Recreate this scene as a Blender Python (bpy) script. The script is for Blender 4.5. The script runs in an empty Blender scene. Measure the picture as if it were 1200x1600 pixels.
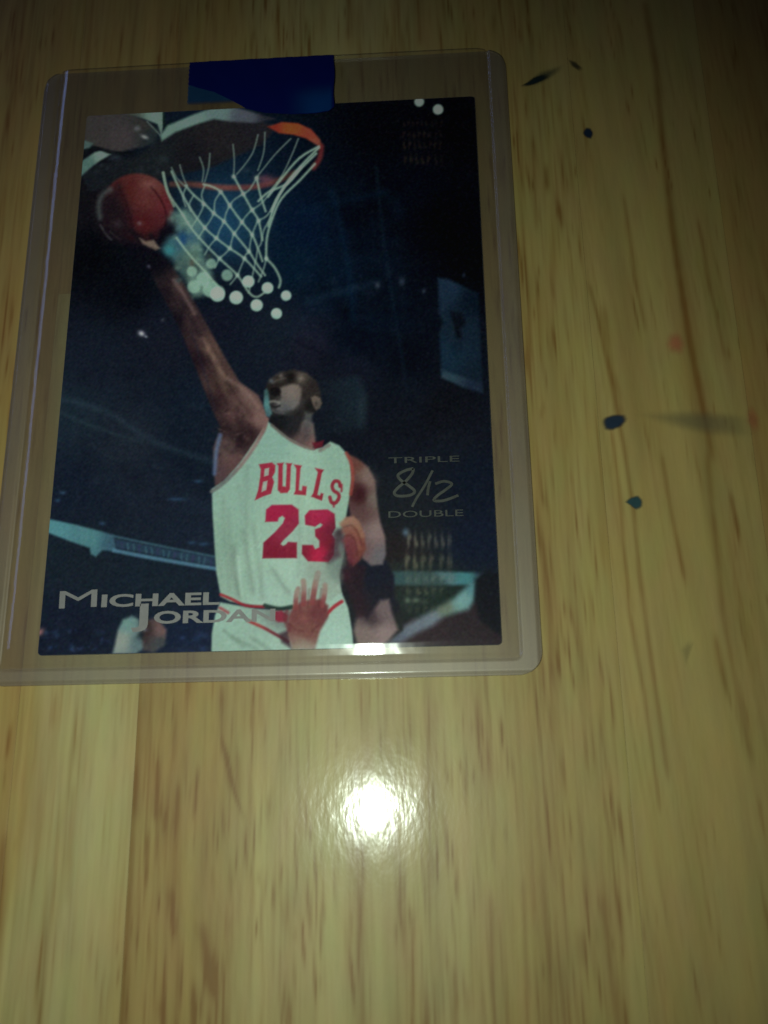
import bpy, bmesh, math, random
import numpy as np
from mathutils import Matrix, Vector

MM = 0.001            # every length below is in millimetres
SC = bpy.context.scene
COL = SC.collection

# ------------------------------------------------------------------ camera
cam_d = bpy.data.cameras.new('camera')
cam = bpy.data.objects.new('camera', cam_d)
COL.objects.link(cam)
cam_d.sensor_fit = 'VERTICAL'
cam_d.sensor_height = 24.0
cam_d.lens = 24.0 * 1550 / 1600
cam_d.clip_start = 0.005
cam_d.clip_end = 20.0
CR = np.array([[0.99829078, -0.0138805, -0.05677021],
               [-0.03028713, -0.95363926, -0.29942419],
               [-0.04998214, 0.30063181, -0.95242968]])
CC = np.array([23.1657, -67.2705, 133.6819])
M = Matrix.Identity(4)
for i in range(3):
    M[i][0], M[i][1], M[i][2] = CR[0][i], -CR[1][i], -CR[2][i]
    M[i][3] = CC[i] * MM
cam.matrix_world = M
cam_d.dof.use_dof = True
cam_d.dof.focus_distance = 0.148
cam_d.dof.aperture_fstop = 16.0
SC.camera = cam

# ------------------------------------------------------------------ world, lamps, exposure
world = bpy.data.worlds.new('World')
SC.world = world
world.use_nodes = True
bg = world.node_tree.nodes['Background']
bg.inputs['Color'].default_value = (1.0, 0.92, 0.85, 1)
bg.inputs['Strength'].default_value = 0.004

def spot(name, loc, aim, power, color, radius, size, blend):
    d = bpy.data.lights.new(name, 'SPOT')
    d.energy, d.color, d.shadow_soft_size = power, color, radius * MM
    d.spot_size, d.spot_blend = math.radians(size), blend
    o = bpy.data.objects.new(name, d)
    COL.objects.link(o)
    o.location = Vector(loc) * MM
    o.rotation_euler = (Vector(aim) - Vector(loc)).to_track_quat('-Z', 'Y').to_euler()
    return o

# the phone's flash, 18 mm to the left of its lens
spot('camera_flash', (5.2, -63.5, 134), (-2, -42, 0), 0.56, (0.86, 1.0, 0.84), 1.5, 90, 1.0)
# faint bluish daylight from a window low on the far left
wl = bpy.data.lights.new('window_light', 'AREA')
wl.shape, wl.size, wl.size_y = 'RECTANGLE', 0.56, 0.065
wl.energy, wl.color = 0.34, (0.34, 0.47, 1.0)
wo = bpy.data.objects.new('window_light', wl)
COL.objects.link(wo)
wz = (Vector((-560, 330, 400)) - Vector((-36, 0, 0))).normalized()
wx = (Vector((0, 1, 0)) - wz * wz.y).normalized()
wy = wz.cross(wx)
wo.matrix_world = Matrix.Translation(Vector((-560, 330, 400)) * MM) @ Matrix((wx, wy, wz)).transposed().to_4x4()

SC.view_settings.view_transform = 'Standard'
SC.view_settings.look = 'None'
SC.view_settings.exposure = 0.0
SC.view_settings.gamma = 1.0
SC.cycles.transparent_max_bounces = 24
SC.cycles.max_bounces = 8

rng = np.random.default_rng(7)

# ------------------------------------------------------------------ helpers
def tag(o, label=None, cat=None, group=None, kind=None):
    if label: o['label'] = label
    if cat: o['category'] = cat
    if group: o['group'] = group
    if kind: o['kind'] = kind
    return o

def empty(name, loc=(0, 0, 0)):
    o = bpy.data.objects.new(name, None)
    o.empty_display_size = 0.005
    COL.objects.link(o)
    o.location = Vector(loc) * MM
    return o

def mesh_obj(name, V, F, mat, parent=None, smooth=True, colors=None, attr='tone'):
    me = bpy.data.meshes.new(name)
    V = np.asarray(V, dtype=np.float32) * MM
    if isinstance(F, np.ndarray):
        n, k = F.shape
        me.vertices.add(len(V)); me.vertices.foreach_set('co', V.ravel())
        me.loops.add(n * k); me.loops.foreach_set('vertex_index', F.astype(np.int32).ravel())
        me.polygons.add(n); me.polygons.foreach_set('loop_start', np.arange(0, n * k, k, dtype=np.int32))
        me.update(calc_edges=True)
    else:
        me.from_pydata([tuple(v) for v in V], [], F)
        me.update()
    if colors is not None:
        a = me.color_attributes.new(attr, 'FLOAT_COLOR', 'POINT')
        a.data.foreach_set('color', np.asarray(colors, dtype=np.float32).ravel())
    me.polygons.foreach_set('use_smooth', [smooth] * len(me.polygons))
    me.materials.append(mat)
    o = bpy.data.objects.new(name, me)
    COL.objects.link(o)
    if parent is not None: o.parent = parent
    return o

def grid_faces(nx, ny):          # vertex index = j * nx + i
    i, j = np.meshgrid(np.arange(nx - 1), np.arange(ny - 1))
    a = (j * nx + i).ravel()
    return np.stack([a, a + 1, a + 1 + nx, a + nx], 1)

def sm(t):
    t = np.clip(t, 0, 1)
    return t * t * (3 - 2 * t)

def lin(c):
    c = np.asarray(c, float) / 255.0
    return np.where(c <= 0.04045, c / 12.92, ((c + 0.055) / 1.055) ** 2.4)

class NT:
    def __init__(s, name):
        s.m = bpy.data.materials.new(name)
        s.m.use_nodes = True
        s.t = s.m.node_tree
        s.t.nodes.clear()
        s.out = s.t.nodes.new('ShaderNodeOutputMaterial')
    def n(s, typ, **kw):
        nd = s.t.nodes.new(typ)
        for k, v in kw.items():
            if k.startswith('i_'):
                nd.inputs[k[2:].replace('_', ' ')].default_value = v
            else:
                setattr(nd, k, v)
        return nd
    def l(s, a, b): s.t.links.new(a, b)
    def math(s, op, a, b=None, clamp=False):
        nd = s.n('ShaderNodeMath', operation=op, use_clamp=clamp)
        for k, v in enumerate((a, b)):
            if v is None: continue
            if hasattr(v, 'links'): s.l(v, nd.inputs[k])
            else: nd.inputs[k].default_value = v
        return nd.outputs[0]
    def coords(s, scale=(1000, 1000, 1000), rot=0.0):
        tc = s.n('ShaderNodeTexCoord')
        mp = s.n('ShaderNodeMapping')
        mp.inputs['Scale'].default_value = scale
        mp.inputs['Rotation'].default_value = (0, 0, rot)
        s.l(tc.outputs['Object'], mp.inputs['Vector'])
        return mp.outputs[0]
    def noise(s, vec, scale, detail=3, rough=0.5):
        nd = s.n('ShaderNodeTexNoise')
        nd.inputs['Scale'].default_value = scale
        nd.inputs['Detail'].default_value = detail
        nd.inputs['Roughness'].default_value = rough
        s.l(vec, nd.inputs['Vector'])
        return nd.outputs['Fac']

# ------------------------------------------------------------------ materials
def wood_material():
    k = NT('varnished_wood')
    at = k.n('ShaderNodeAttribute', attribute_name='tone')
    fine = k.noise(k.coords((2600, 260, 1000)), 1.0, 4, 0.6)
    blot = k.noise(k.coords((60, 22, 60)), 1.0, 3, 0.5)
    v = k.math('ADD', k.math('MULTIPLY', fine, 0.16), k.math('MULTIPLY', blot, 0.18))
    v = k.math('ADD', v, 0.94)
    cn = k.n('ShaderNodeTexNoise'); cn.inputs['Scale'].default_value = 1.0; cn.inputs['Detail'].default_value = 3
    k.l(k.coords((300, 110, 330)), cn.inputs['Vector'])
    tint = k.n('ShaderNodeMix', data_type='RGBA', blend_type='MIX')
    tint.inputs['Factor'].default_value = 0.20
    tint.inputs['A'].default_value = (1, 1, 1, 1)
    k.l(cn.outputs['Color'], tint.inputs['B'])
    tm = k.n('ShaderNodeVectorMath', operation='MULTIPLY')
    k.l(at.outputs['Color'], tm.inputs[0]); k.l(tint.outputs['Result'], tm.inputs[1])
    mul = k.n('ShaderNodeVectorMath', operation='SCALE')
    k.l(tm.outputs[0], mul.inputs[0]); k.l(v, mul.inputs['Scale'])
    peel = k.noise(k.coords((1250, 520, 1250)), 1.0, 2, 0.5)
    peel2 = k.noise(k.coords((180, 60, 180)), 1.0, 1, 0.4)
    hgt = k.math('ADD', k.math('MULTIPLY', peel, 0.017), k.math('MULTIPLY', peel2, 0.05))
    bp = k.n('ShaderNodeBump'); bp.inputs['Strength'].default_value = 1.0
    bp.inputs['Distance'].default_value = 0.001
    k.l(hgt, bp.inputs['Height'])
    p = k.n('ShaderNodeBsdfPrincipled')
    k.l(mul.outputs[0], p.inputs['Base Color'])
    p.inputs['Roughness'].default_value = 0.52
    p.inputs['Specular IOR Level'].default_value = 0.35
    p.inputs['Coat Weight'].default_value = 0.36
    p.inputs['Coat Roughness'].default_value = 0.125
    k.l(bp.outputs[0], p.inputs['Coat Normal'])
    k.l(bp.outputs[0], p.inputs['Normal'])
    k.l(p.outputs[0], k.out.inputs[0])
    return k.m

def plastic_material(name, clear, haze, haze_col, rough=0.10, bump=0.0, milk=0.02, tint=(0.975, 0.965, 0.955)):
    """thin stiff clear vinyl: passes light, mirrors a little, slightly milky; darker seen edge-on"""
    k = NT(name)
    tr = k.n('ShaderNodeBsdfTransparent')
    df = k.n('ShaderNodeBsdfDiffuse'); df.inputs['Color'].default_value = haze_col + (1,)
    gl = k.n('ShaderNodeBsdfGlossy'); gl.inputs['Roughness'].default_value = rough
    geo = k.n('ShaderNodeNewGeometry')
    dot = k.n('ShaderNodeVectorMath', operation='DOT_PRODUCT')
    k.l(geo.outputs['Normal'], dot.inputs[0]); k.l(geo.outputs['Incoming'], dot.inputs[1])
    g1 = k.math('SUBTRACT', 1.0, k.math('ABSOLUTE', dot.outputs['Value']))
    # longer way through the sheet when seen edge-on
    path = k.math('MINIMUM', k.math('DIVIDE', 0.85, k.math('MAXIMUM', k.math('ABSOLUTE', dot.outputs['Value']), 0.05)), 14.0)
    tcol = k.n('ShaderNodeVectorMath', operation='SCALE')
    tcol.inputs[0].default_value = tint
    k.l(k.math('POWER', clear, path), tcol.inputs['Scale'])
    k.l(tcol.outputs[0], tr.inputs['Color'])
    frs = k.math('ADD', k.math('MULTIPLY', k.math('POWER', g1, 5.0), 0.96), 0.04)
    sheen = k.n('ShaderNodeBsdfGlossy'); sheen.inputs['Roughness'].default_value = 0.52
    sheen.inputs['Color'].default_value = (1.0, 0.92, 0.86, 1)
    m1 = k.n('ShaderNodeMixShader')
    hz = k.noise(k.coords((120, 120, 120)), 1.0, 4, 0.65)
    hf = k.math('MULTIPLY', k.math('ADD', k.math('MULTIPLY', hz, 0.9), 0.55), haze)
    k.l(hf, m1.inputs[0])
    k.l(tr.outputs[0], m1.inputs[1]); k.l(df.outputs[0], m1.inputs[2])
    m2 = k.n('ShaderNodeMixShader')
    if bump:
        bp = k.n('ShaderNodeBump'); bp.inputs['Strength'].default_value = 1.0
        bp.inputs['Distance'].default_value = 0.001
        k.l(k.math('MULTIPLY', k.noise(k.coords((160, 130, 160)), 1.0, 2, 0.5), bump), bp.inputs['Height'])
        k.l(bp.outputs[0], gl.inputs['Normal'])
    k.l(frs, m2.inputs[0])
    m3 = k.n('ShaderNodeMixShader'); m3.inputs[0].default_value = milk
    k.l(m1.outputs[0], m3.inputs[1]); k.l(sheen.outputs[0], m3.inputs[2])
    k.l(m3.outputs[0], m2.inputs[1]); k.l(gl.outputs[0], m2.inputs[2])
    k.l(m2.outputs[0], k.out.inputs[0])
    return k.m

def print_material():
    k = NT('printed_ink')
    at = k.n('ShaderNodeAttribute', attribute_name='ink')
    p = k.n('ShaderNodeBsdfPrincipled')
    k.l(at.outputs['Color'], p.inputs['Base Color'])
    p.inputs['Roughness'].default_value = 0.3
    p.inputs['Specular IOR Level'].default_value = 0.08
    k.l(p.outputs[0], k.out.inputs[0])
    return k.m

def plain(name, col, rough=0.5, metal=0.0, spec=0.5, var=0.15, scale=600, alpha=None):
    k = NT(name)
    f = k.noise(k.coords((scale, scale, scale)), 1.0, 3, 0.6)
    v = k.math('ADD', k.math('MULTIPLY', f, 2 * var), 1 - var)
    rgb = k.n('ShaderNodeRGB'); rgb.outputs[0].default_value = tuple(col) + (1,)
    mul = k.n('ShaderNodeVectorMath', operation='SCALE')
    k.l(rgb.outputs[0], mul.inputs[0]); k.l(v, mul.inputs['Scale'])
    p = k.n('ShaderNodeBsdfPrincipled')
    k.l(mul.outputs[0], p.inputs['Base Color'])
    p.inputs['Roughness'].default_value = rough
    p.inputs['Metallic'].default_value = metal
    p.inputs['Specular IOR Level'].default_value = spec
    if alpha == 'attr':
        at = k.n('ShaderNodeAttribute', attribute_name='cover')
        k.l(at.outputs['Color'], p.inputs['Alpha'])
    elif alpha is not None:
        p.inputs['Alpha'].default_value = alpha
    k.l(p.outputs[0], k.out.inputs[0])
    return k.m

M_WOOD = wood_material()
M_FRONT = plastic_material('clear_vinyl_front', 0.97, 0.003, (0.70, 0.66, 0.70), 0.082, 0.075, 0.004, (0.97, 0.965, 0.96))
M_BACK = plastic_material('clear_vinyl_back', 0.91, 0.035, (0.62, 0.57, 0.52), 0.2, 0, 0.035)
M_RAIL = plastic_material('welded_vinyl', 0.94, 0.045, (0.66, 0.60, 0.60), 0.14, 0.09, 0.06)
M_PRINT = print_material()
M_STOCK = plain('card_stock', (0.10, 0.10, 0.11), 0.8)
M_FOIL = plain('silver_foil', (0.275, 0.262, 0.27), 0.55, 0.1, 0.4, 0.2, 900)
M_DARKFOIL = plain('dim_foil', (0.072, 0.076, 0.070), 0.5, 0.1, 0.3, 0.7, 500)

# ------------------------------------------------------------------ table top of glued planks
table = empty('table_top')
tag(table, 'varnished light wood table top with fine dark grain dashes', kind='structure')

def axis(lo, hi, a, b, step, far=9.0):
    fine = np.arange(max(lo, a), min(hi, b) + 1e-6, step) if min(hi, b) > max(lo, a) else np.array([])
    pts = [lo, hi] + list(fine)
    x = a
    st = step
    while x > lo: pts.append(x); st = min(st * 1.4, far); x -= st
    x = b; st = step
    while x < hi: pts.append(x); st = min(st * 1.4, far); x += st
    p = np.unique(np.round([q for q in pts if lo <= q <= hi], 4))
    keep = np.r_[True, np.diff(p) > step * 0.35]
    p = p[keep]; p[-1] = hi
    return p

# plank: x range, base colour (or colours across its width), dash density, dash slope (dx/dy), dash strength, y range
PLANKS = [(-230, -51.0, (0.371, 0.248, 0.079), 0.030, 0.00, 0.8, -260, 330),
          (-51.0, -34.0, (0.371, 0.244, 0.079), 0.030, 0.00, 0.9, -260, 330),
          (-34.0, -17.5, [(-34, (0.385, 0.270, 0.092)), (-32, (0.415, 0.335, 0.140)), (-26, (0.430, 0.360, 0.158)), (-21.5, (0.415, 0.338, 0.142)), (-17.6, (0.365, 0.265, 0.092))], 0.022, 0.01, 0.75, -260, 12),
          (-34.0, -17.5, (0.371, 0.250, 0.083), 0.030, 0.01, 0.8, 12, 330),
          (-17.5, 47.2, [(-17.5, (0.355, 0.250, 0.082)), (-9, (0.350, 0.241, 0.076)), (-2, (0.402, 0.320, 0.122)), (10, (0.405, 0.325, 0.130)),
                         (24, (0.385, 0.300, 0.115)), (33, (0.355, 0.253, 0.082)), (41, (0.365, 0.270, 0.090)), (47, (0.400, 0.302, 0.102))], 0.055, -0.02, 1.0, -260, 330),
          (47.2, 68.5, (0.396, 0.292, 0.098), 0.014, -0.075, 0.75, -260, 330),
          (68.5, 250, (0.360, 0.232, 0.072), 0.035, -0.06, 0.9, -260, 330)]
LINES = [  # long grain lines: points in mm, half width, strength
    ([(47.5, 10), (48.5, 3.8), (49.5, -6.6), (50.5, -16.6), (51.0, -26.2), (51.0, -35.4), (51.6, -49.3), (52.2, -62)], 0.35, 0.33),
    ([(49.4, 6), (49.8, -4), (50.4, -8), (50.6, -12)], 0.5, 0.25),
    ([(49.0, -14), (49.3, -26), (49.2, -40), (50.2, -52), (50.8, -66)], 0.28, 0.28),
    ([(60.6, 62), (61.2, 48.9), (60.9, 35.1), (60.8, 19.7), (61.4, 0.6), (62.3, -12.8), (62.7, -18.7)], 0.6, 0.36),
    ([(62.0, -18), (61.6, -40.5), (62.1, -50), (63, -60)], 0.45, 0.22),
    ([(54.0, 25), (54.3, 17), (54.6, 9), (55.2, 2)], 0.3, 0.28),
    ([(55.6, -18), (56.2, -27), (57.0, -36)], 0.35, 0.3),
    ([(64.8, 20), (65.4, 8), (66.2, -3)], 0.3, 0.22),
    ([(64.6, -24), (65.0, -30)], 0.35, 0.35),
    ([(60.2, -44), (60.9, -52)], 0.45, 0.38),
    ([(-0.6, 70), (-0.8, 58), (-1.1, 50)], 0.5, 0.25),
    ([(23.0, 70), (23.2, 56)], 0.5, 0.22), ([(11.5, 72), (11.2, 58)], 0.5, 0.22),
    ([(-6.2, -49), (-5.9, -56), (-4.0, -63), (-2.8, -66)], 0.32, 0.38),
    ([(-1.9, -49), (-2.0, -55)], 0.3, 0.3),
    ([(-14.4, -59), (-14.4, -66)], 0.3, 0.42), ([(-11.5, -62), (-11.6, -67)], 0.3, 0.40),
    ([(-9.0, -60), (-9.2, -66)], 0.28, 0.42), ([(-15.2, -68), (-15.0, -74)], 0.3, 0.30),
    ([(-11.8, -75), (-11.2, -80)], 0.35, 0.32), ([(-7.6, -79), (-6.0, -87)], 0.7, 0.42),
    ([(-8.4, -86), (-8.1, -93)], 0.42, 0.40), ([(-12.4, -88), (-12.0, -91)], 0.5, 0.38),
    ([(-34.9, -54), (-35.0, -58)], 0.3, 0.40), ([(-34.2, -68), (-34.0, -80)], 0.45, 0.24),
    ([(-3.6, -58), (-3.4, -64)], 0.5, 0.22),
    ([(-17.3, -60), (-17.1, -95)], 0.35, 0.22),
    ([(-17.2, -48), (-16.9, -66)], 0.5, 0.16),
    ([(-25.6, -62), (-25.3, -76)], 0.4, 0.12), ([(-29.0, -50), (-29.1, -54)], 0.4, 0.2),
    ([(24.0, -84), (23.9, -96)], 0.3, 0.34), ([(28.8, -76), (28.6, -94)], 0.3, 0.3),
    ([(19.0, -78), (18.6, -96)], 0.32, 0.25), ([(33.0, -74), (32.6, -92)], 0.32, 0.25),
    ([(43.5, -92), (42.6, -76)], 0.5, 0.22), ([(39.6, -80), (39.8, -84)], 0.8, 0.2),
    ([(40.6, 36), (40.3, 20)], 0.35, 0.2), ([(42.4, 31), (42.4, 27)], 0.4, 0.45),
    ([(44.2, 24), (44.3, 20)], 0.35, 0.3)]

def plank_tone(X, Y, base, dens, slope, stren, x0, x1, seed):
    r = np.random.default_rng(seed)
    dark = np.zeros_like(X)
    xs, ys = X[0], Y[:, 0]
    def splat(cx, cy, hw, hl, sl, s):
        i0, i1 = np.searchsorted(xs, [cx - 3 * hw - abs(sl) * hl * 2, cx + 3 * hw + abs(sl) * hl * 2])
        j0, j1 = np.searchsorted(ys, [cy - 1.6 * hl, cy + 1.6 * hl])
        if i1 <= i0 or j1 <= j0: return
        xx, yy = X[j0:j1, i0:i1], Y[j0:j1, i0:i1]
        d = xx - cx - sl * (cy - yy) * -1
        t = (yy - cy) / hl
        dark[j0:j1, i0:i1] += s * np.exp(-(d / hw) ** 2) * np.exp(-t ** 2 * 1.6)
    a, b = max(x0, -75), min(x1, 98)
    area = max(0, b - a) * 210
    # patchy groups of short pores
    # fine continuous grain: many hair-thin lines, closer together in bands
    bx = r.uniform(0, 50, 3)
    for _ in range(int(area * 0.60)):
        cx = r.uniform(a, b)
        band = 0.5 + 0.5 * math.sin(cx * 0.55 + bx[0]) * math.sin(cx * 0.21 + bx[1])
        if r.random() > 0.25 + 0.75 * band: continue
        splat(cx, r.uniform(-112, 98), r.uniform(0.10, 0.22), r.uniform(2.5, 9), slope + r.normal(0, 0.012),
              stren * r.uniform(0.03, 0.17) * (0.5 + 0.7 * band) * (0.5 if dens < 0.02 else 1))
    for _ in range(int(area * 0.010)):      # broad soft brown figure
        splat(r.uniform(a, b), r.uniform(-112, 98), r.uniform(0.6, 1.8), r.uniform(10, 34), slope + r.normal(0, 0.01), stren * r.uniform(0.02, 0.13))
    ng = int(area * dens / 2.6)
    for _ in range(ng):
        gx, gy = r.uniform(a, b), r.uniform(-112, 98)
        gs = r.uniform(0.3, 1.0)
        for _ in range(r.integers(2, 9)):
            cx, cy = gx + r.normal(0, 1.8), gy + r.normal(0, 6)
            if not a < cx < b: continue
            splat(cx, cy, r.uniform(0.10, 0.21), r.uniform(1.2, 4.5), slope + r.normal(0, 0.02),
                  stren * gs * r.uniform(0.18, 0.62))
    for _ in range(int(area * 0.012)):      # long faint streaks
        splat(r.uniform(a, b), r.uniform(-112, 98), r.uniform(0.2, 0.9), r.uniform(8, 30),
              slope + r.normal(0, 0.008), stren * r.uniform(-0.06, 0.12))
    for pts, hw, s in LINES:
        for (ax, ay), (bx, by) in zip(pts[:-1], pts[1:]):
            if not (x0 - 1 < ax < x1 + 1): continue
            L2 = (bx - ax) ** 2 + (by - ay) ** 2
            m = max(1, int(math.sqrt(L2) / 1.2))
            for q in range(m):
                t = (q + .5) / m
                cx, cy = ax + (bx - ax) * t, ay + (by - ay) * t
                splat(cx, cy, hw * (0.9 + 0.2 * r.random()), 1.5, (bx - ax) / (by - ay), s * (0.8 + 0.4 * r.random()) * 0.66)
    dark += 0.07 * np.exp(-((X - x0) / 0.35) ** 2) + 0.06 * np.exp(-((X - x1) / 0.3) ** 2)
    low = np.interp(X, np.linspace(x0, x1, 24), r.normal(0, 0.035, 24))
    dark = np.clip(dark * 1.4, -0.14, 0.82)
    if isinstance(base, list):
        kx = [q[0] for q in base]
        wob = X + 1.6 * np.sin(Y * 0.045 + 1.0) + 0.8 * np.sin(Y * 0.13)
        c = np.stack([np.interp(wob, kx, [q[1][ch] for q in base]) for ch in range(3)], -1)
    else:
        c = np.array(base)[None, None, :] * np.ones(X.shape + (1,))
    c = c * (1 + low)[..., None]
    brown = np.array([0.74, 0.40, 0.16])                 # pores take the colour towards dark brown
    c = c * (1 - dark[..., None] * (1 - brown * 0.62))
    return np.dstack([c, np.clip(dark * 2, 0, 1)])

for k, (x0, x1, base, dens, slope, stren, ya, yb) in enumerate(PLANKS):
    xs = axis(x0 + 0.012, x1 - 0.012, -75, 98, 0.28)
    ys = axis(ya + 0.01, yb - 0.01, max(-112, ya + 0.01), min(98, yb - 0.01), 0.5)
    X, Y = np.meshgrid(xs, ys)
    T = plank_tone(X, Y, base, dens, slope, stren, x0, x1, 40 + k)
    Z = np.zeros_like(X)
    Z[:, 0] = Z[:, -1] = -0.02
    V = np.stack([X, Y, Z], -1).reshape(-1, 3)
    nx, ny = len(xs), len(ys)
    F = grid_faces(nx, ny)
    mesh_obj('plank', V, F, M_WOOD, table, True, T.reshape(-1, 4))
mesh_obj('glue_bed', [(-229, -259, -.1), (249, -259, -.1), (249, 329, -.1), (-229, 329, -.1)], [(0, 1, 2, 3)],
         plain('dark_glue', (0.10, 0.065, 0.03)), table, False)

# ------------------------------------------------------------------ ink and smudges on the table
def blob(name, outline, z, col, label, soft=0.35, rough=0.5, alpha=1.0, parent=table):
    """irregular thin stain: rings from the centre to the outline, cover fading over the rim"""
    P = np.array(outline, float)
    n = 48                                              # closed smooth outline by periodic interpolation
    t = np.linspace(0, len(P), n, endpoint=False)
    Q = np.vstack([P, P[:1]])
    i = t.astype(int); f = sm(t - i)[:, None] * 0.5 + (t - i)[:, None] * 0.5
    O = Q[i] * (1 - f) + Q[i + 1] * f
    for _ in range(6): O = (np.roll(O, 1, 0) + 2 * O + np.roll(O, -1, 0)) / 4
    O += rng.normal(0, 0.02, O.shape)
    c = P.mean(0)
    V = [(c[0], c[1], z)]; A = [alpha]
    rings = [0.35, 0.65, 0.85, 1.0, 1.12, 1.28]
    for s in rings:
        for q in O:
            p = c + (q - c) * s
            V.append((p[0], p[1], z))
            A.append(alpha * float(1 - sm((s - (1 - soft)) / (0.28 + soft))))
    F = []
    for a in range(n): F.append((0, 1 + a, 1 + (a + 1) % n))
    for k in range(len(rings) - 1):
        for a in range(n):
            b = (a + 1) % n
            F.append((1 + k * n + a, 1 + (k + 1) * n + a, 1 + (k + 1) * n + b, 1 + k * n + b))
    o = mesh_obj(name, V, F, plain(name + '_colour', col, rough, alpha='attr', var=0.3, scale=900), parent, True,
                 np.array([(a, a, a, 1) for a in A]), 'cover')
    o['label'] = label
    return o

INK = (0.008, 0.020, 0.045)
blob('ink_spot', [(47.9, -12.5), (48.2, -11.9), (49.5, -11.5), (50.9, -11.6), (51.1, -12.4), (50.3, -13.3), (48.9, -13.8), (48.1, -13.6)],
     0.006, INK, 'largest dark blue ink spot, a wide oval', 0.38)
blob('ink_spot', [(50.0, -24.7), (50.8, -24.1), (51.8, -23.8), (52.3, -24.6), (52.1, -25.5), (51.3, -25.8), (50.6, -25.1)],
     0.006, (0.012, 0.05, 0.06), 'small teal ink spot with a pointed left tip', 0.38)
blob('ink_spot', [(48.6, 36.9), (49.2, 37.9), (49.9, 37.7), (50.2, 36.7), (49.8, 35.8), (49.1, 36.1)],
     0.006, INK, 'small round dark ink dot', 0.42)
blob('ink_smear', [(39.6, 46.6), (41.0, 47.6), (42.2, 49.0), (44.0, 49.6), (46.4, 50.2), (45.6, 48.9), (44.2, 47.8), (43.0, 47.0), (41.2, 46.4)],
     0.005, (0.020, 0.040, 0.034), 'dark green ink smear with a tail towards the right', 0.9, alpha=0.55)
blob('ink_spot', [(39.5, 46.7), (40.6, 47.3), (41.6, 48.2), (43.2, 48.6), (43.9, 48.0), (42.9, 47.4), (41.6, 46.8), (40.4, 46.5)],
     0.007, (0.006, 0.016, 0.018), 'narrow ragged dark core inside the green smear', 0.5, alpha=0.95)
blob('ink_smear', [(47.3, 51.3), (48.4, 50.9), (49.5, 49.4), (48.9, 48.9), (47.7, 50.0)],
     0.005, (0.04, 0.035, 0.02), 'faint brown fleck at the end of the smear', 0.7, alpha=0.7)
blob('red_smudge', [(57.9, -0.6), (58.6, 1.3), (60.2, 1.2), (60.8, -0.6), (60.2, -2.3), (58.4, -2.0)],
     0.005, (0.62, 0.13, 0.08), 'soft round pink-red smudge', 0.9, alpha=0.42)
blob('red_smudge', [(68.2, -11.5), (69.2, -10.6), (70.0, -12.6), (69.8, -14.6), (68.8, -14.9), (68.0, -13.4)],
     0.005, (0.50, 0.12, 0.06), 'faint red smudge at the right plank joint', 0.9, alpha=0.36)
blob('grey_smudge', [(53.2, -11.6), (58.0, -11.2), (63.0, -11.4), (68.5, -12.6), (68.3, -15.4), (63.0, -15.2), (58.0, -13.8)],
     0.004, (0.16, 0.145, 0.08), 'long faint grey brown streak right of the largest ink spot', 0.8, alpha=0.38)
blob('grey_smudge', [(55.4, -45.6), (56.6, -44.4), (57.4, -44.6), (56.6, -46.4), (55.9, -47.8)],
     0.004, (0.16, 0.13, 0.06), 'small faint brown rub mark', 0.9, alpha=0.24)

# ------------------------------------------------------------------ clear rigid card holder
holder = empty('rigid_card_holder')
tag(holder, 'clear stiff plastic card holder with welded side and bottom rails, lying on the wood table', 'card holder')
X0, X1, Y0, Y1 = -39.5, 37.1, -48.5, 53.5
PX0, PX1, PY0 = -36.9, 34.1, -46.15
_s = np.linspace(-0.01, 45, 9001)
def ramp(sl):
    h = np.cumsum(np.where(_s < 0, 0, sl) * sm(_s / 0.12)) * (_s[1] - _s[0])
    return h / h[-1], h[-1]
_fs, _ = ramp(1.2 * (1 - sm((_s - 0.2) / 0.4)) + np.clip(0.30 - 0.09 * (_s - 0.5), 0.0, 0.30) * sm((_s - 0.2) / 0.3) * (1 - sm((_s - 1.35) / 0.9)))
_fb, HB = ramp(1.25 * (1 - sm((_s - 0.25) / 0.45)) + 0.145 * (1 - sm((_s - 2.1) / 0.5)) * sm((_s - 0.2) / 0.3))

def smin(a, b, k=1.6):
    h = np.clip(0.5 + 0.5 * (b - a) / k, 0, 1)
    return b * (1 - h) + a * h - k * h * (1 - h)

def holder_height(x, y):
    s = smin(smin(x - PX0, PX1 - x, 0.5), y - PY0, 1.4)
    e = smin(smin(x - X0, X1 - x, 0.6), smin(y - Y0, (Y1 - y) + 6, 0.6), 0.6)
    rail = 0.50 + 0.30 * sm(np.minimum(e, 0.7) / 0.7) * sm(-s / 0.55)
    sx, sy = smin(x - PX0, PX1 - x, 0.5), y - PY0
    h = np.where(s > 0, 0.50 + HB * np.interp(sx, _s, _fs) * np.interp(sy, _s, _fb) + 0.14 * (1 - np.exp(-np.maximum(sx, 0) / 12)) * (1 - np.exp(-np.maximum(sy, 0) / 12)), rail)
    # the open mouth at the top lies flatter
    return h - 0.10 * sm((y - 46) / 8) * (s > 0)

def rounded(x, y, rt=3.6, rb=3.2):
    """squeeze the square corners of the sheet into round ones"""
    x, y = x.copy(), y.copy()
    for cx, sx in ((X0, 1), (X1, -1)):
        for cy, sy, r in ((Y0, 1, rb), (Y1, -1, rt)):
            ox, oy = cx + sx * r, cy + sy * r
            dx, dy = (ox - x) * sx, (oy - y) * sy
            m = (dx > 0) & (dy > 0)
            mx = np.maximum(dx, dy); d = np.hypot(dx, dy) + 1e-9
            k = np.where(m, mx / d, 1)
            x = np.where(m, ox - sx * dx * k, x); y = np.where(m, oy - sy * dy * k, y)
    return x, y

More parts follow.
